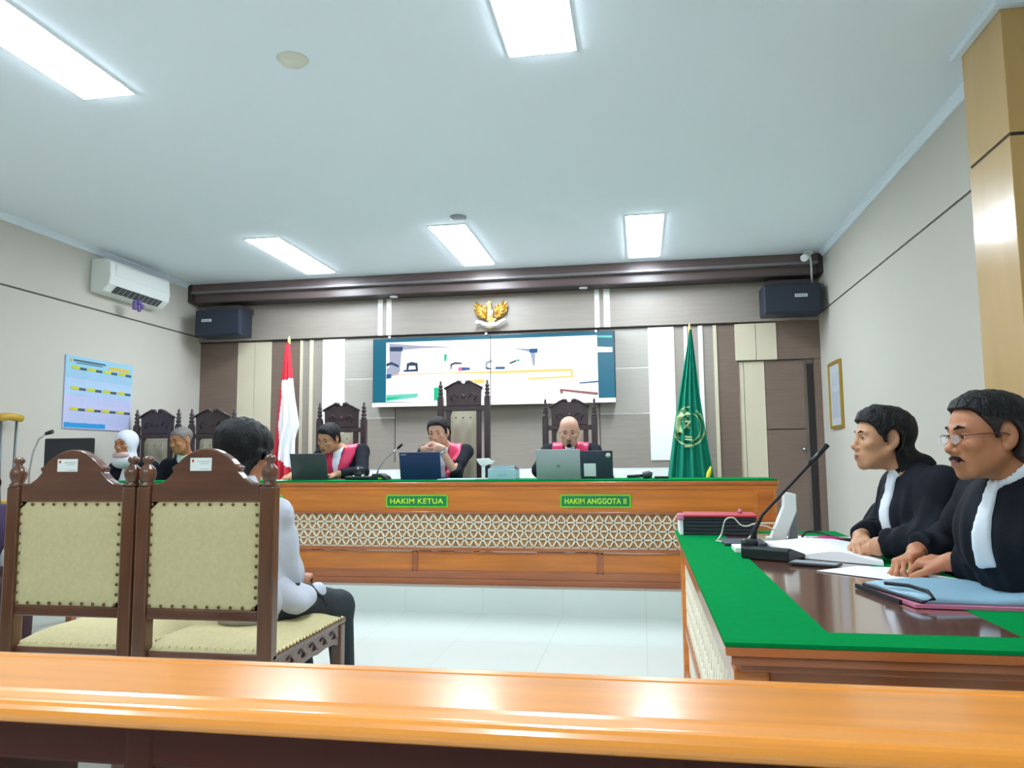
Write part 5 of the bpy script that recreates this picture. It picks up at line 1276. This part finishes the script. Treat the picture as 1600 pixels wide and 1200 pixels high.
# ---- man on the witness chair, back to the viewer
sp=dict(label='man with thick black hair in a pale shirt seated with his back to the viewer',base=(-1.60,3.0,0),head=((-1.668,2.99,1.175),(168,14,0),1.06),neck=(-1.645,2.95,1.03),chest=(-1.605,2.93,.80),tyaw=176,tpitch=4,
  shoulders=[(-1.485,2.95,.935),(-1.78,2.95,.95)],elbows=[(-1.462,3.02,.69),(-1.84,3.08,.69)],wrists=[(-1.50,3.22,.62),(-1.74,3.28,.62)],res=.012,fine=.005,skin='skin_brown',seed=6.,cuff=.5,cuff_r=.052,
  hands=[dict(wrist=(-1.505,3.24,.62),fdir=(-.3,.9,.1),up=(0,0,1),side=-1,curl=(25,35,25)),dict(wrist=(-1.73,3.29,.62),fdir=(.5,.7,0),up=(0,0,1),side=1)],
  hair=('thick',.026,.005,75,.004,'hair_black'),hairres=.0042,collar=True,collar_mat='shirt_grey',robe_name='shirt',robe_mat='shirt_grey',robe_skirt=False,robe_r=.86,cloth_noise=(.008,32),
  pelvis=(-1.58,2.93,.585),hips=[(-1.50,3.0,.575),(-1.68,3.0,.585)],knees=[(-1.41,3.42,.475),(-1.66,3.45,.50)],ankles=[(-1.40,3.47,.09),(-1.62,3.52,.09)],feet=(0,1,0))
t,h,T=person(sp)
S=Sdf(); S.ell((-1.45,3.02,.575),(.095,.12,.062),.03); S.ell((-1.52,2.98,.615),(.10,.13,.09),.04); S.ell((-1.425,3.20,.570),(.045,.060,.05),.03); lo,hi=S.bounds(.02); sx_=tuple(axis(lo[d],hi[d],.008) for d in range(3)); SG=(sx_[0][:,None,None],sx_[1][None,:,None],sx_[2][None,None,:])
skin('shirt_tail',(S.field(sx_)+.009*nz(*SG,38)).astype(F32),sx_,'shirt_grey',t,None,2)
MB().tube([(-1.405,3.12,.585),(-1.385,3.17,.56),(-1.375,3.21,.52)],[.010,.010,.008],8).build('belt','black_matte',t)
# ---- visitor cut by the left edge
sp=dict(label='person in a purple top cut off by the left edge of the photo',base=(-3.9,4.0,0),head=((-3.93,4.0,.985),(75,10,0),1.0),neck=(-3.93,4.0,.90),chest=(-3.94,4.0,.73),tyaw=75,
  shoulders=[(-3.90,3.82,.83),(-3.90,4.18,.83)],elbows=[(-3.84,3.79,.60),(-3.84,4.2,.60)],wrists=[(-3.72,3.88,.56),(-3.72,4.1,.56)],res=.014,fine=.006,skin='skin_brown',seed=7.,
  hands=[],hair=('short',.014,.002,80,0,'hair_black'),collar=False,robe_name='top',robe_mat='shirt_purple',robe_skirt=False,robe_r=.9,trouser_mat='trousers_maroon',**seated(-4.0,4.0,0,.36,75,.09,.38))
person(sp)
low_chair('low stool under the person in purple at the left edge',-4.02,4.0,math.radians(75),.36,False,'stool')
# ---- counsel
yp=-80
sp=dict(label='younger lawyer with black hair in a black robe looking left, farther along the counsel table',base=(1.15,2.96,0),head=((.868,2.965,1.205),(-86,-2,0),.93),neck=(.955,2.955,1.10),chest=(.99,2.95,.93),tyaw=yp,tpitch=12,
  shoulders=[(.975,3.13,1.03),(1.0,2.79,1.04)],elbows=[(.92,3.2,.87),(.95,2.74,.87)],wrists=[(.79,3.03,.85),(.80,2.86,.84)],res=.009,fine=.003,handfine=.004,skin='skin_tan',seed=8.,cuff=.88,cuff_r=.05,cloth_noise=(.008,20),pleats=.003,
  hands=[dict(wrist=(.785,3.0,.845),fdir=(-.25,-.95,-.1),up=(-.3,0,1),side=1,curl=(35,45,30)),dict(wrist=(.80,2.88,.825),fdir=(-.1,1,-.02),up=(-.2,0,1),side=-1,curl=(30,40,30))],
  hair=('long',.014,.004,75,.012,'hair_black'),bib=(.026,-.18,.22),robe_r=1.0,neck_r=.05,collar_mat='robe_black',**seated(1.2,2.95,0,.46,-90))
person(sp)
sp=dict(label='older lawyer with glasses and moustache in a black robe, hands folded on the counsel table',base=(1.2,2.2,0),head=((.905,2.2,1.197),(-82,3,0),.94),neck=(.985,2.205,1.085),chest=(1.0,2.24,.92),tyaw=-64,tpitch=14,
  shoulders=[(.99,2.43,1.03),(1.06,2.06,1.05)],elbows=[(.97,2.66,.87),(1.04,2.20,.862)],wrists=[(.84,2.60,.85),(.872,2.40,.845)],res=.008,fine=.0026,handfine=.003,skin='skin_brown',seed=9.,cuff=.92,cuff_r=.048,cloth_noise=(.008,20),pleats=.003,
  hands=[dict(wrist=(.845,2.585,.845),fdir=(-.75,-.55,-.18),up=(-.35,.1,1),side=1,curl=(40,45,30),thumb=40),dict(wrist=(.870,2.415,.838),fdir=(-.55,.82,-.03),up=(-.1,-.35,1),side=-1,curl=(38,48,30),thumb=35)],
  hair=('receding',.011,.0026,85,.008,'hair_black'),fade=True,bib=(.021,-.03,.20),moustache=(.031,.0545,.0068),jowl=.004,nose=1.12,ear=1.08,robe_r=1.06,brow_w=.004,**seated(1.25,2.22,0,.46,-85))
t,h,T=person(sp)
def hv(x,y,z): return tuple(h.w((x,y,z)))
b=MB()
for s in (-1,1):
    pts=[hv(s*.033+.021*math.cos(a),-.1075+.006*abs(math.cos(a)),-.002+.0145*math.sin(a)) for a in [2*PI*k/20 for k in range(21)]]
    b.tube(pts,.0009,6); b.tube([hv(s*.054,-.102,.008),hv(s*.075,-.06,.009),hv(s*.0835,.0,.008),hv(s*.083,.012,.002)],.0017,6)
b.tube([hv(-.012,-.108,.002),hv(0,-.112,.005),hv(.012,-.108,.002)],.0012,6); gl=b.build('glasses','glasses_frame',t)
b=MB()
for s in (-1,1): b=MB(); b.add([hv(s*.033+.0205*math.cos(2*PI*k/20),-.1075,-.002+.014*math.sin(2*PI*k/20)) for k in range(20)]+[hv(s*.033+.0205*math.cos(2*PI*k/20),-.1087,-.002+.014*math.sin(2*PI*k/20)) for k in range(20)],[tuple(range(20)),tuple(range(39,19,-1))]+[(k,(k+1)%20,20+(k+1)%20,20+k) for k in range(20)]); b.build('lens','glass',gl)
low_chair('black office chair under the younger lawyer',1.28,2.95,math.radians(-90))
low_chair('black office chair under the older lawyer',1.33,2.22,math.radians(-85))
